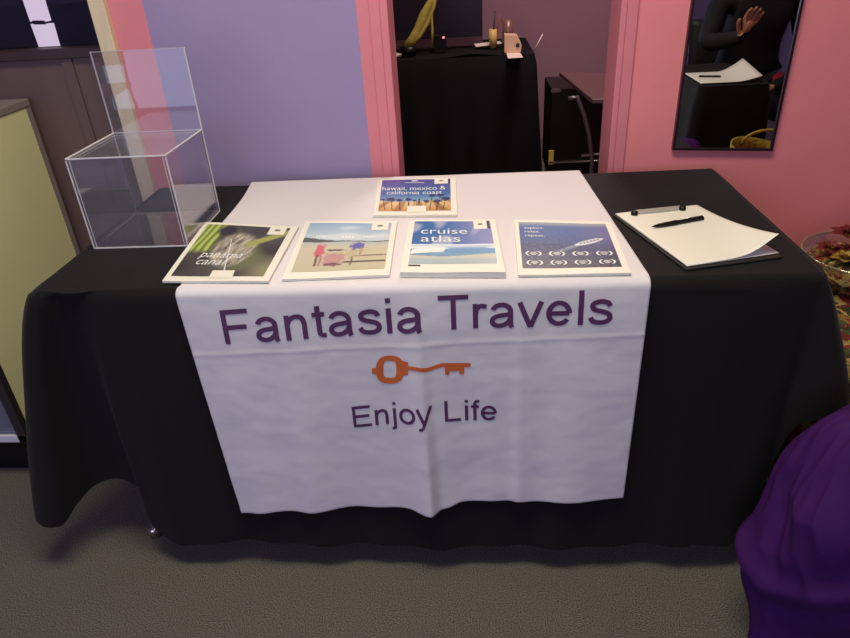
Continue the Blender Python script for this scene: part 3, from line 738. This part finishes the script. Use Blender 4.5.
# ------------------------------------------------------------------ side table with flowered cloth, bowl
SZ = .49
def floral():
    m = bpy.data.materials.new('flowered_cloth'); m.use_nodes = True; nt = m.node_tree; b = nt.nodes['Principled BSDF']
    tc = nt.nodes.new('ShaderNodeTexCoord'); v = nt.nodes.new('ShaderNodeTexVoronoi'); v.inputs['Scale'].default_value = 46
    nn = nt.nodes.new('ShaderNodeTexNoise'); nn.inputs['Scale'].default_value = 30
    mxv = nt.nodes.new('ShaderNodeMixRGB'); mxv.inputs[0].default_value = 0.05
    nt.links.new(tc.outputs['Object'], nn.inputs['Vector']); nt.links.new(tc.outputs['Object'], mxv.inputs[1]); nt.links.new(nn.outputs['Color'], mxv.inputs[2])
    nt.links.new(mxv.outputs[0], v.inputs['Vector'])
    sp_ = nt.nodes.new('ShaderNodeSeparateColor'); nt.links.new(v.outputs['Color'], sp_.inputs[0])
    r = nt.nodes.new('ShaderNodeValToRGB'); r.color_ramp.interpolation = 'CONSTANT'
    els = [(0, (60, 56, 30)), (.22, (150, 120, 50)), (.42, (150, 46, 40)), (.58, (78, 84, 44)), (.74, (186, 158, 92)), (.88, (120, 30, 34))]
    r.color_ramp.elements[0].color = srgb(*els[0][1]); r.color_ramp.elements[1].position = els[1][0]; r.color_ramp.elements[1].color = srgb(*els[1][1])
    for p_, c_ in els[2:]:
        e_ = r.color_ramp.elements.new(p_); e_.color = srgb(*c_)
    nt.links.new(sp_.outputs[0], r.inputs[0])
    n3 = nt.nodes.new('ShaderNodeTexNoise'); n3.inputs['Scale'].default_value = 220
    nt.links.new(tc.outputs['Object'], n3.inputs['Vector'])
    mu = nt.nodes.new('ShaderNodeMixRGB'); mu.blend_type = 'OVERLAY'; mu.inputs[0].default_value = .9
    nt.links.new(r.outputs[0], mu.inputs[1]); nt.links.new(n3.outputs['Color'], mu.inputs[2]); nt.links.new(mu.outputs[0], b.inputs['Base Color'])
    bp = nt.nodes.new('ShaderNodeBump'); bp.inputs['Strength'].default_value = .8; bp.inputs['Distance'].default_value = .01
    nt.links.new(n3.outputs['Fac'], bp.inputs['Height']); nt.links.new(bp.outputs[0], b.inputs['Normal'])
    b.inputs['Roughness'].default_value = .6
    return m
m_flo = floral()
stb = thing('side_table', (1.19, -.24, 0), 'low side table under the flowered cloth at the pink wall', 'table')
B((.93, -.56, SZ-.03), (1.45, -.01, SZ-.006)).build('tabletop', mat('brown_wood', srgb(90, 60, 44), .5), stb)
for x in (.96, 1.42):
    for y in (-.53, -.04): B((x-.015, y-.015, 0), (x+.015, y+.015, SZ-.03)).build('leg', mat('brown_wood', None), stb)
def rr(x0, x1, y0, y1, rad, N=24):
    pts = []
    for (cx, cy, a0) in ((x1-rad, y1-rad, 0), (x0+rad, y1-rad, 90), (x0+rad, y0+rad, 180), (x1-rad, y0+rad, 270)):
        for k in range(N+1):
            a = math.radians(a0+90*k/N); pts.append((cx+rad*math.cos(a), cy+rad*math.sin(a), math.cos(a), math.sin(a)))
    return pts
pts = rr(.91, 1.46, -.58, 0.0, .05)
# densify
dens = []
for i in range(len(pts)):
    p, q = pts[i], pts[(i+1) % len(pts)]; n_ = max(1, int(math.hypot(q[0]-p[0], q[1]-p[1])/.012))
    for k_ in range(n_): dens.append(tuple(p[j]+(q[j]-p[j])*k_/n_ for j in range(4)))
g = MB(); N = len(dens); rowsn = 14; vs = []
for i, (x, y, nx, ny) in enumerate(dens):
    for j in range(rowsn+1):
        t_ = j/rowsn; o_ = .01+(.035*t_+.02*t_*math.sin(i*.33))*(0.3 if ny > .3 else 1); z_ = SZ-(SZ-.03)*t_
        if j == 0: o_ = 0
        vs.append((x+nx*o_, y+ny*o_, z_))
g.add(vs, [(i*(rowsn+1)+j, ((i+1) % N)*(rowsn+1)+j, ((i+1) % N)*(rowsn+1)+j+1, i*(rowsn+1)+j+1) for i in range(N) for j in range(rowsn)], True)
g.add([(x, y, SZ) for x, y, _, _ in dens], [tuple(range(N))])
tag(g.build('flowered_tablecloth', m_flo), 'yellow, red and green patterned cloth over the side table', 'tablecloth')

bcn = atZ(864, 256, SZ+.09); bcn.z = SZ+.002; bcn.y = min(bcn.y, -.17)
prof = [(0.0, .0), (.05, .0), (.055, .006), (.07, .02), (.10, .04), (.125, .07), (.135, .095), (.140, .098), (.137, .09), (.120, .065), (.095, .036), (.066, .016), (.0, .01)]
gb = thing('glass_bowl', bcn, 'clear glass bowl of artificial flowers on the patterned cloth', 'bowl')
MB().lathe(prof, bcn, 48).build('bowl_body', m_glass, gb)
rim = [(bcn.x+.1385*math.cos(a*2*PI/48), bcn.y+.1385*math.sin(a*2*PI/48), bcn.z+.097) for a in range(49)]
MB().tube(rim, .0022, 6, cap=False).build('rim', clear('rim_glass', (.9, .85, .7, 1), .2, .15, (.9, .8, .6, 1)), gb)
m_rd = mat('red_petals', srgb(122, 34, 32), .6, var=.4, scale=60); m_yl = mat('yellow_petals', srgb(170, 132, 46), .6, var=.4, scale=60)
m_gr = mat('green_leaf', srgb(60, 80, 44), .6, var=.3, scale=60); m_or = mat('orange_petals', srgb(206, 96, 46), .6, var=.3, scale=60)
def flower(c, rad, m, seed, label):
    rnd = random.Random(seed); o = thing('artificial_flower', c, label, 'flower', 'artificial flowers in the glass bowl')
    g = MB()
    for ring in range(3):
        npet = 6; rr_ = rad*(1-.28*ring)
        for k_ in range(npet):
            a0 = 2*PI*k_/npet+ring*.5+rnd.random()*.3; tilt = math.radians(15+30*ring)
            def pet(u, v, a0=a0, rr_=rr_, tilt=tilt):
                wd = rr_*.62*math.sin(PI*min(1, .12+v*.88))**.7*(u-.5); ln = rr_*v
                x = ln*math.cos(tilt); z = ln*math.sin(tilt)+.3*wd*wd/rad+.1*rr_*math.sin(v*PI); 
                return Vector(c)+Vector((x*math.cos(a0)-wd*math.sin(a0), x*math.sin(a0)+wd*math.cos(a0), z))
            g.grid(pet, 4, 5)
    g.build('bloom', m, o); MB().lathe([(0, rad*.35), (rad*.2, rad*.3), (rad*.25, rad*.1), (0, 0)], c, 10).build('center', m_yl if m is not m_yl else m_gr, o)
def leafp(c, ln, ang, seed, label):
    def lf(u, v): 
        wd = ln*.45*math.sin(PI*v)**.8*(u-.5); x = ln*(v-.5); z = .12*ln*math.sin(PI*v)-abs(u-.5)*ln*.15
        return Vector(c)+Vector((x*math.cos(ang)-wd*math.sin(ang), x*math.sin(ang)+wd*math.cos(ang), z))
    tag(MB().grid(lf, 6, 10).build('artificial_leaf', m_gr, solid=.001), label, 'leaf', 'artificial leaves in the glass bowl')
fl = [(-.085, .015, .085, .036, m_rd, 'dark red artificial flower at the rear left of the glass bowl'), (-.03, -.085, .075, .035, m_rd, 'red artificial flower against the near wall of the glass bowl'), (.0, .0, .125, .042, m_gr, 'green leafy bloom on the top of the heap in the glass bowl'), (.075, -.05, .10, .04, m_yl, 'yellow artificial flower at the right side of the glass bowl'), (.07, .06, .11, .04, m_rd, 'red artificial flower at the rear right of the glass bowl'), (-.095, -.045, .05, .03, m_gr, 'green leafy bloom low at the left of the glass bowl'),
      (-.075, -.045, .085, .034, m_yl, 'yellow artificial flower at the left side of the glass bowl'), (-.035, .03, .115, .045, m_rd, 'large red artificial flower at the back of the glass bowl'),
      (-.01, -.06, .105, .04, m_rd, 'red artificial flower at the front of the glass bowl'), (.05, .0, .11, .045, m_rd, 'red artificial flower in the middle right of the glass bowl'),
      (-.06, -.005, .07, .03, m_or, 'small orange artificial flower low in the glass bowl'), (.03, -.075, .09, .03, m_or, 'orange artificial flower at the front right of the glass bowl')]
for i, (dx, dy, dz, rad, m, lab) in enumerate(fl): flower(bcn+Vector((dx*.9, dy*.9, dz+.012)), rad*1.15, m, i, lab)
leafp(bcn+Vector((-.01, -.02, .152)), .07, .9, 1, 'dark green leaf on top of the flowers in the glass bowl')
leafp(bcn+Vector((.015, .05, .14)), .06, 2.4, 2, 'dark green leaf at the back of the glass bowl')
def potp(u, v):
    a = 2*PI*u; r_ = .118*(1-v)**.9; h = .068+.032*v**.7+.008*nz(u*40, v*9, 3)
    return bcn+Vector((r_*math.cos(a), r_*math.sin(a), h+.01*nz(math.cos(a)*r_*70, math.sin(a)*r_*70, 5)))
m_pot = m_flo.copy(); m_pot.name = 'potpourri'; m_pot.node_tree.nodes['Voronoi Texture'].inputs['Scale'].default_value = 70
g = MB().grid(potp, 90, 24)
g.grid(lambda u, v: bcn+Vector(((.05+.068*v)*math.cos(2*PI*u), (.05+.068*v)*math.sin(2*PI*u), .014+.054*v)), 60, 6)
tag(g.build('potpourri', m_pot), 'mixed red, green and yellow dried petals filling the glass bowl', 'potpourri', kind='stuff')
# loose blooms on the cloth left of the bowl
lc = bcn+Vector((-.125, -.10, .0)); lc.z = SZ+.004; flower(lc, .032, m_rd, 21, 'red artificial flower lying on the cloth below the bowl')

# ------------------------------------------------------------------ purple cloth bundle
pc = Vector((.878, -.840, 0))
def purple(u, v):
    a = 2*PI*u; th = v*PI/2; ct = max(0, math.cos(th)); st = math.sin(th)
    r0 = .226*ct**.45*(.78+.22*smooth(0, .38, st)); k = min(1, ct/.35)
    # slack diagonal folds and one sagging roll of cloth
    f = .012*math.sin(a*4+7*st)*smooth(0, .5, 1-st)+.022*nz(math.cos(a)*1.3+4, math.sin(a)*1.3, st*2.2)
    sag = .46+.10*math.sin(a+1.9)+.05*math.sin(a*3)
    f += .016*math.exp(-((st-sag)/.05)**2)-.014*math.exp(-((st-sag+.09)/.05)**2)
    w1 = nz(math.cos(a)*2.2+1, math.sin(a)*2.2, st*3+2); w2 = nz(math.cos(a+st)*3.5, math.sin(a+st)*3.5, st*4+7)
    f += .016*(.35-abs(w1))*1.6+.010*(.3-abs(w2))*1.6
    r_ = r0+f*k
    zz = .575*st**.95+(.03*nz(math.cos(a)*1.5, math.sin(a)*1.5, 9)*st)*k
    return pc+Vector((r_*math.cos(a), .64*r_*math.sin(a), max(0.001, zz)))
tag(MB().grid(purple, 280, 110).build('purple_cloth', mat('purple_satin', srgb(64, 20, 88), .75, bump=.12, bscale=7, spec=.2)), 'crumpled purple cloth heaped on the carpet beside the black table', 'cloth')

# ------------------------------------------------------------------ far room beyond the doorway
DY = 2.15; DZ = .745
dk = thing('office_desk', (.05, DY+.35, 0), 'desk in the far room under a black cloth', 'desk')
B((-.41, DY+.01, DZ-.03), (.47, DY+.7, DZ-.006)).build('desktop', mat('brown_wood', None), dk)
for x in (-.38, .40):
    for y in (DY+.05, DY+.66): B((x-.02, y-.02, 0), (x+.02, y+.02, DZ-.03)).build('leg', mat('brown_wood', None), dk)
g = MB()
def dcl(u, v):
    # skirt of the desk cloth front and right
    L1 = .90; L2 = .7; s__ = u*(L1+L2)
    if s__ < L1: x, y, nx, ny = -.42+s__, DY, 0, -1
    else: x, y, nx, ny = .48, DY+(s__-L1), 1, 0
    if abs(s__-L1) < .05: k_ = (s__-L1+.05)/.1; a = k_*PI/2; nx, ny = math.sin(a), -math.cos(a)
    o_ = (.012+.05*v+.010*v*math.sin(s__*34))*(1 if v > 0 else 0)
    return Vector((x+nx*o_, y+ny*o_, DZ-(DZ-.03)*v))
g.grid(dcl, 150, 12)
g.grid(lambda u, v: Vector((-.42+.90*u, DY+.7*v, DZ+.035*math.exp(-((u-.62)/.12)**2)*math.exp(-((v-.12)/.2)**2)*0.6)), 30, 20)
tag(g.build('desk_cloth', mat('dark_cloth', srgb(17, 13, 19), .85, spec=.2)), 'black cloth covering the desk in the far room', 'tablecloth')
mo = thing('monitor', (-.05, DY+.38, DZ), 'large black monitor on the far desk', 'monitor')
B((-.50, DY+.36, DZ+.06), (.20, DY+.39, DZ+.55)).build('screen', mat('dark_screen', srgb(30, 24, 34), .25), mo, bevel=.004)
B((-.2, DY+.39, DZ+.01), (-.1, DY+.41, DZ+.2)).build('stand', m_black_pl, mo); B((-.30, DY+.3, DZ+.004), (0, DY+.5, DZ+.016)).build('stand_base', m_black_pl, mo)
B((-.42, DY+.34, DZ+.015), (.20, DY+.36, DZ+.06)).build('bezel', mat('bezel', srgb(70, 40, 54), .5), mo)
# plant
pl = thing('potted_plant', atZ(410, 52, DZ+.004), 'tall plant with long yellow-green leaves on the far desk', 'plant')
base = atY(408, 44, DY+.12); base.z = DZ+.006
MB().lathe([(0, 0), (.04, 0), (.05, .05), (.045, .05), (0, .045)], base, 16).build('pot', m_black_pl, pl)
m_blade = mat('yellow_green_leaf', srgb(190, 176, 84), .5, var=.3, scale=30)
def blade(pxs, wd):
    P_ = [atY(x, y, DY+.12) for x, y in pxs]; g = MB(); vs = []
    for i, p in enumerate(P_):
        tt_ = (P_[min(i+1, len(P_)-1)]-P_[max(0, i-1)]).normalized(); sd = Vector((tt_.z, 0, -tt_.x)); ww = wd*math.sin(PI*(.25+.65*i/(len(P_)-1)))
        vs += [p-sd*ww, p+Vector((0, -.006, 0)), p+sd*ww]
    g.add(vs, [(3*i+k_, 3*i+k_+1, 3*i+4+k_, 3*i+3+k_) for i in range(len(P_)-1) for k_ in (0, 1)], True); g.build('leaf', m_blade, pl, solid=.002)
blade([(405, 47), (412, 40), (418, 30), (424, 15), (430, 4), (438, -4), (446, -16)], .026)
blade([(410, 47), (420, 36), (428, 22), (434, 6), (438, -14)], .012)
blade([(432, 48), (432, 30), (431.5, 14), (434, 4)], .008)
bx = thing('charger', (0, 0, 0), 'small black charger with a lit red lamp on the far desk', 'charger')
a = atY(434, 46, DY+.2); b = atY(446, 34, DY+.2)
B((a.x, DY+.18, DZ+.002), (b.x, DY+.24, b.z)).build('body', m_black_pl, bx, bevel=.003)
c = atY(443.5, 37.5, DY+.178); MB().lathe([(0, .006), (.006, .004), (.007, 0), (.006, -.004), (0, -.006)], c, 10).build('red_lamp', mat('red_led', srgb(255, 120, 130), .4, emit=(1, .22, .28, 1), estr=2.0), bx)
cu = atZ(493, 45, DZ+.003); cu.y = DY+.22; cu.x = atY(493, 40, cu.y).x; cu.z = DZ+.012
c_ = thing('pencil_cup', cu, 'yellow pencil cup on the far desk', 'cup')
MB().lathe([(0, 0), (.022, 0), (.024, .1), (.021, .1), (.02, .006), (0, .006)], cu, 18).build('cup_body', mat('yellow_cup', srgb(206, 172, 96), .5), c_)
for i, (dx, top) in enumerate(((-.002, 11), (.008, 14))):
    q = cu+Vector((dx, 0, .01)); MB(); tag(MB().tube([q, atY(495+i*5, top, cu.y)], .0045, 8).build('pencil', mat(('dark_pencil', 'red_pencil')[i], (srgb(40, 26, 30), srgb(120, 60, 60))[i], .5)), ('dark pencil', 'reddish pencil')[i]+' standing in the yellow cup on the far desk', 'pencil')
hl = Vector((atY(508, 30, cu.y+.05).x, cu.y+.05, DZ+.002))
c_ = thing('pen_holder', hl, 'dim glass pen holder behind the beige dispenser', 'holder')
MB().lathe([(0, 0), (.032, 0), (.032, .15), (.029, .15), (.029, .006), (0, .006)], hl, 18).build('holder_body', mat('dim_holder', srgb(120, 84, 78), .3), c_)
for i, (x, top) in enumerate(((500, 12), (512, 6))): tag(MB().tube([hl+Vector((.004*i, 0, .01)), atY(x+2, top+6, hl.y)], .004, 8).build('pen', mat('plum_pen', srgb(100, 60, 80), .5)), ('short', 'tall')[i]+' thin pen standing in the dim glass holder', 'pen')
ds = thing('desk_dispenser', (0, DY, DZ), 'small beige desk dispenser with a round hub on the far desk', 'dispenser')
a = atY(504, 55, DY+.06); b = atY(521, 34, DY+.06)
def dp(x, z, h): return Vector((a.x+(b.x-a.x)*x, DY+.04+h, DZ+.004+(b.z-DZ)*z))
MB().prism([(0, 0), (1, 0), (1.05, .35), (.95, .6), (.75, .95), (0, 1)], dp, .07).build('body', mat('beige_plastic', srgb(214, 178, 150), .45), ds, bevel=.004)
MB().prism([(.8+.12*math.cos(k*PI/6), .4+.12*math.sin(k*PI/6)) for k in range(12)], lambda x, z, h: dp(x, z, -.004+h), .006).build('hub', m_brown_d, ds)
def flatpaper(corn, z, name, label):
    q = [atZ(u, v, z) for u, v in corn]
    return tag(MB().hexa(q, [p+Vector((0, 0, .001)) for p in q]).build(name, mat('dim_paper', srgb(232, 214, 206), .6)), label, 'paper')
flatpaper([(506, 52), (519, 51), (523, 57.5), (508, 58.5)], DZ+.003, 'note_paper', 'white note paper under the beige dispenser on the far desk')
flatpaper([(391, 51), (397, 53), (408, 56), (395, 57)], DZ+.003, 'folded_paper', 'folded white paper at the left end of the far desk')
flatpaper([(474, 44), (500, 41), (502, 43.5), (476, 47)], DZ+.028, 'letter_paper', 'cream paper on the raised cloth by the pencil cup')
tag(MB().tube([atY(533, 52, DY+.1), atY(543, 34, DY+.1)], .003, 8).build('stick', mat('dim_paper', None)), 'thin white stick leaning at the right end of the far desk', 'stick')
# low folding table and crate at the right of the far room
t2 = thing('small_table', (.8, 1.2, 0), 'dark wooden table with curved metal legs in the far room', 'table')
corn = [atZ(559, 73.5, .72), atZ(592, 101, .72), Vector((1.22, .86, .72)), Vector((1.22, 1.40, .72))]
corn = [Vector((p.x, p.y, .71)) for p in corn]
MB().hexa(corn, [p+Vector((0, 0, .018)) for p in corn]).build('tabletop', mat('dark_table_wood', srgb(92, 62, 66), .35), t2, bevel=.003)
c3 = corn[1]; c0 = corn[0]
P_ = [atY(u_, v_, 1.15) for u_, v_ in ((569, 84), (577, 97), (584, 114), (589, 135), (592, 160))]; P_[0].z = .705; P_ += [Vector((P_[-1].x+.01, 1.15, 0))]
MB().tube(P_, .009, 10).build('leg', m_grey_met, t2); MB().tube([p+Vector((.12, -.12, 0)) for p in P_], .009, 10).build('leg', m_grey_met, t2)
MB().tube([p+Vector((.5, -.1, 0)) for p in P_], .009, 10).build('leg', m_grey_met, t2); MB().tube([p+Vector((.5, .2, 0)) for p in P_], .009, 10).build('leg', m_grey_met, t2)
MB().tube([P_[2]+Vector((0, 0, -.18)), P_[2]+Vector((.5, .1, -.18))], .006, 8).build('crossbar', m_chrome, t2)
ck = thing('file_cart', (.8, 1.7, 0), 'black file cart under the dark wooden table in the far room', 'cart')
xa = atY(552, 90, 1.6).x
B((xa, 1.6, .22), (1.18, 1.95, .655)).build('body', m_black_pl, ck, bevel=.004)
B((xa-.004, 1.592, .645), (xa+.04, 1.6, .66)).build('corner_cap', m_grey_met, ck)
MB().tube([(xa-.002, 1.59, .30), (1.18, 1.59, .30)], .007, 8).build('rail', m_chrome, ck)
B((xa-.004, 1.588, .29), (xa+.02, 1.598, .36)).build('yellow_tag', mat('yellow_tag', srgb(220, 196, 80), .5), ck)
for x in (xa+.02, 1.14):
    for y in (1.63, 1.92): MB().tube([(x, y, .22), (x, y, 0)], .008, 8).build('leg', m_grey_met, ck)

# ------------------------------------------------------------------ what the mirror shows, to the right of the viewer
rd = thing('registration_table', (1.62, -1.25, 0), 'black-draped table to the right, reflected in the mirror', 'table')
B((1.12, -1.5, .715), (1.31, -1.0, .738)).build('tabletop', mat('brown_wood', None), rd)
for x in (1.15, 1.28):
    for y in (-1.44, -1.05): B((x-.02, y-.02, 0), (x+.02, y+.02, .715)).build('leg', mat('brown_wood', None), rd)
g = MB(); pts = rr(1.05, 1.33, -1.51, -.99, .03, 6); N = len(pts)
dd = []
for i in range(N):
    p, q = pts[i], pts[(i+1) % N]; n_ = max(1, int(math.hypot(q[0]-p[0], q[1]-p[1])/.02))
    for k_ in range(n_): dd.append(tuple(p[j]+(q[j]-p[j])*k_/n_ for j in range(4)))
N = len(dd); vs = []
for i, (x, y, nx, ny) in enumerate(dd):
    for j in range(9): t_ = j/8; o_ = (.012+.03*t_+.01*t_*math.sin(i*.7))*(j > 0); vs.append((x+nx*o_, y+ny*o_, .745-.68*t_))
g.add(vs, [(i*9+j, ((i+1) % N)*9+j, ((i+1) % N)*9+j+1, i*9+j+1) for i in range(N) for j in range(8)], True); g.add([(x, y, .745) for x, y, _, _ in dd], [tuple(range(N))])
tag(g.build('reflected_tablecloth', m_black), 'black cloth over the table reflected in the mirror', 'tablecloth')
def psheet(u, v):
    x = 1.06+.24*u; y = -1.26+.24*v; return Vector((x, y, .752+.05*max(0, u-.6)**1.5*4*(.4+.6*(1-v))))
tag(MB().grid(psheet, 16, 8).build('paper_sheet', m_paper, solid=.0005), 'curling white sheet on the black table in the mirror', 'paper')
tag(MB().tube([(1.09, -1.15, .757), (1.17, -1.12, .758)], .004, 8).build('sheet_pen', m_black_pl), 'black pen on the sheet reflected in the mirror', 'pen')

sb = thing('straw_bag', (1.27, -.80, 0), 'yellow woven straw bag standing beside the flowered cloth', 'bag')
def bagf(u, v):
    a = 2*PI*u; return Vector((1.27+(.11+.02*v)*math.cos(a), -.80+(.07-.01*v)*math.sin(a), 0.001+.56*v+.015*math.sin(a*2)*v))
MB().grid(bagf, 40, 14).build('bag_body', mat('yellow_straw', srgb(190, 164, 60), .7, var=.5, scale=60, bump=.6, bscale=90), sb, solid=.006)
MB().tube([(1.27+.09*math.cos(PI*k/10), -.80, .56+.05*math.sin(PI*k/10)) for k in range(11)], .006, 8).build('handle', mat('yellow_straw', None), sb)
def stack_chair(loc, rz, mseat, mleg, label):
    t = thing('stacking_chair', (0, 0, 0), label, 'chair')
    MB().grid(lambda u, v: Vector((-.22+.44*u, -.21+.42*v, .45-.02*math.sin(PI*u)*math.sin(PI*v))), 10, 10).build('seat', mseat, t, solid=.03)
    MB().grid(lambda u, v: Vector((-.21+.42*u, .22+.05*v-.03*math.sin(PI*u), .60+.26*v)), 10, 8).build('backrest', mseat, t, solid=.03)
    for sx in (-1, 1):
        MB().tube([(sx*.20, -.19, .44), (sx*.23, -.23, 0)], .011, 10).build('leg', mleg, t); MB().tube([(sx*.20, .19, .44), (sx*.23, .26, 0)], .011, 10).build('leg', mleg, t)
        MB().tube([(sx*.20, .19, .44), (sx*.20, .23, .62), (sx*.20, .27, .84)], .010, 10).build('back_post', mleg, t)
    t.location = loc; t.rotation_euler = (0, 0, rz); return t
m_rseat = mat('red_vinyl', srgb(206, 30, 56), .4)
stack_chair((2.08, -2.5, 0), 2.2, m_rseat, m_chrome, 'red chair with chrome legs reflected in the mirror')
XO = -.02
oc = thing('office_chair', (1.0, -1.9, 0), 'high-backed black office chair reflected at the left of the mirror', 'chair')
MB().grid(lambda u, v: Vector((.80+.40*u, -1.76-.08*math.sin(PI*u)+.02*v, .55+.62*v)), 12, 12).build('backrest', m_black, oc, solid=.06)
MB().grid(lambda u, v: Vector((.79+.42*u, -2.19+.40*v, .46)), 8, 8).build('seat', m_black, oc, solid=.07)
MB().tube([(1.0, -1.99, .43), (1.0, -1.99, .08)], .03, 12).build('column', m_grey_met, oc)
for k_ in range(5):
    a = 2*PI*k_/5; MB().tube([(1.0, -1.99, .10), (1.0+.26*math.cos(a), -1.99+.26*math.sin(a), .03)], [.02, .025], 8).build('leg', m_black_pl, oc)
MB().tube([(.9, -1.99, .46), (1.0, -1.76, .5), (1.0, -1.76, .7)], .015, 8).build('back_bracket', m_grey_met, oc)

# seated person, black top, leaning on the table with one hand raised
def skin_body(name, verts, edges, radii, m, parent=None, lv=2, root=0):
    me = bpy.data.meshes.new(name); me.from_pydata(verts, edges, []); o = bpy.data.objects.new(name, me); COL.objects.link(o)
    me.materials.append(m)
    sk = o.modifiers.new('skin', 'SKIN'); sk.use_smooth_shade = True
    if not me.skin_vertices: 
        bpy.context.view_layer.objects.active = o
    for i, r_ in enumerate(radii):
        sv = me.skin_vertices[0].data[i]; sv.radius = r_ if isinstance(r_, tuple) else (r_, r_); sv.use_root = (i == root)
    sb = o.modifiers.new('sub', 'SUBSURF'); sb.levels = sb.render_levels = lv
    if parent: o.parent = parent; o.matrix_parent_inverse = PM(parent).inverted()
    return o
px, py = 1.56, -1.94
m_skin = mat('skin', srgb(178, 122, 92), .5); m_dress = mat('black_knit', srgb(20, 18, 26), .85)
V_ = [(px, py, .50), (px, py+.03, .68), (px, py+.06, .86), (px, py+.09, 1.0), (px, py+.11, 1.08), (px, py+.13, 1.17), (px, py+.14, 1.26), (px, py+.14, 1.36),
      (px-.19, py+.09, .98), (px-.27, py+.20, .80), (px-.18, py+.36, .84), (px-.17, py+.40, .85),
      (px+.19, py+.09, .98), (px+.25, py+.12, .74), (px+.12, py+.30, .62), (px+.03, py+.34, .61),
      (px-.10, py+.05, .49), (px-.11, py+.26, .50), (px-.12, py+.43, .49), (px-.12, py+.42, .26), (px-.12, py+.42, .06), (px-.12, py+.55, .04),
      (px+.10, py+.05, .49), (px+.11, py+.26, .50), (px+.12, py+.43, .49), (px+.12, py+.42, .26), (px+.12, py+.42, .06), (px+.12, py+.55, .04)]
E_ = [(0, 1), (1, 2), (2, 3), (3, 4), (4, 5), (5, 6), (6, 7), (3, 8), (8, 9), (9, 10), (10, 11), (3, 12), (12, 13), (13, 14), (14, 15),
      (0, 16), (16, 17), (17, 18), (18, 19), (19, 20), (20, 21), (0, 22), (22, 23), (23, 24), (24, 25), (25, 26), (26, 27)]
R_ = [(.17, .12), (.15, .11), (.17, .12), (.15, .10), (.06, .06), (.055, .055), (.085, .095), (.07, .085), .062, .05, .036, .03, .062, .05, .036, .03,
      .09, .085, .06, .055, .04, .035, .09, .085, .06, .055, .04, .035]
per = thing('person', (px, py, 0), 'person in a black top seated at the table, seen only in the mirror', 'person')
skin_body('body', V_, E_, R_, m_dress, per)
hv = [(px, py+.13, 1.17), (px, py+.14, 1.25), (px, py+.14, 1.33)]
hb = MB()
def head(u, v):
    a = 2*PI*u; b_ = PI*v; r1 = .078; x = r1*math.sin(b_)*math.cos(a); y = .095*math.sin(b_)*math.sin(a); z = .118*math.cos(b_)
    if y > 0: 
        y += .02*math.exp(-(x/.014)**2-((z+.005)/.025)**2); y -= .008*math.exp(-((abs(x)-.03)/.014)**2-((z-.02)/.012)**2); y += .006*math.exp(-(x/.02)**2-((z+.055)/.01)**2)
    if z < -.03: x *= 1+(z+.03)*3
    return Vector((px+x, py+.15+y, 1.27+z))
hb.grid(head, 48, 36).build('head', m_skin, per)
def hair(u, v):
    a = 2*PI*u; b_ = PI*.62*v; return Vector((px+.088*math.sin(b_)*math.cos(a), py+.135+.10*math.sin(b_)*math.sin(a)*(.75 if math.sin(a) > 0 else 1.05), 1.29+.118*math.cos(b_)))
MB().grid(hair, 32, 16).build('hair', mat('dark_hair', srgb(30, 20, 20), .6), per, solid=.008)
def hand(o3, dirv, side, parent):
    d_ = Vector(dirv).normalized(); s3 = Vector(side).normalized(); n3 = d_.cross(s3)
    vv = [Vector(o3), Vector(o3)+d_*.045]; ee = [(0, 1)]; rr2 = [(.022, .016), (.030, .016)]
    for i, (off, ln) in enumerate(((-.030, .066), (-.010, .076), (.010, .070), (.028, .055))):
        b0 = Vector(o3)+d_*.07+s3*off; k0 = len(vv); vv += [b0, b0+d_*ln*.5+n3*.008, b0+d_*ln*.85+n3*.024]; ee += [(1, k0), (k0, k0+1), (k0+1, k0+2)]; rr2 += [.0095, .0085, .0075]
    k0 = len(vv); b0 = Vector(o3)+d_*.02-s3*.03; vv += [b0, b0+d_*.03-s3*.022+n3*.008, b0+d_*.055-s3*.026+n3*.016]; ee += [(0, k0), (k0, k0+1), (k0+1, k0+2)]; rr2 += [.012, .0095, .008]
    skin_body('hand', [tuple(v) for v in vv], ee, rr2, m_skin, parent, 1)
hand((px-.17, py+.40, .855), (.25, .15, .9), (1, 0, -.2), per)
hand((px+.03, py+.35, .61), (-.8, .5, -.1), (.5, .8, 0), per)
stack_chair((px, py-.02, 0), PI, mat('black_vinyl', srgb(26, 24, 28), .5), m_grey_met, 'black chair the person in black sits on')
stack_chair((-2.80, -3.85, 0), 3.0, m_rseat, m_chrome, 'red chair with chrome legs near the shop window')
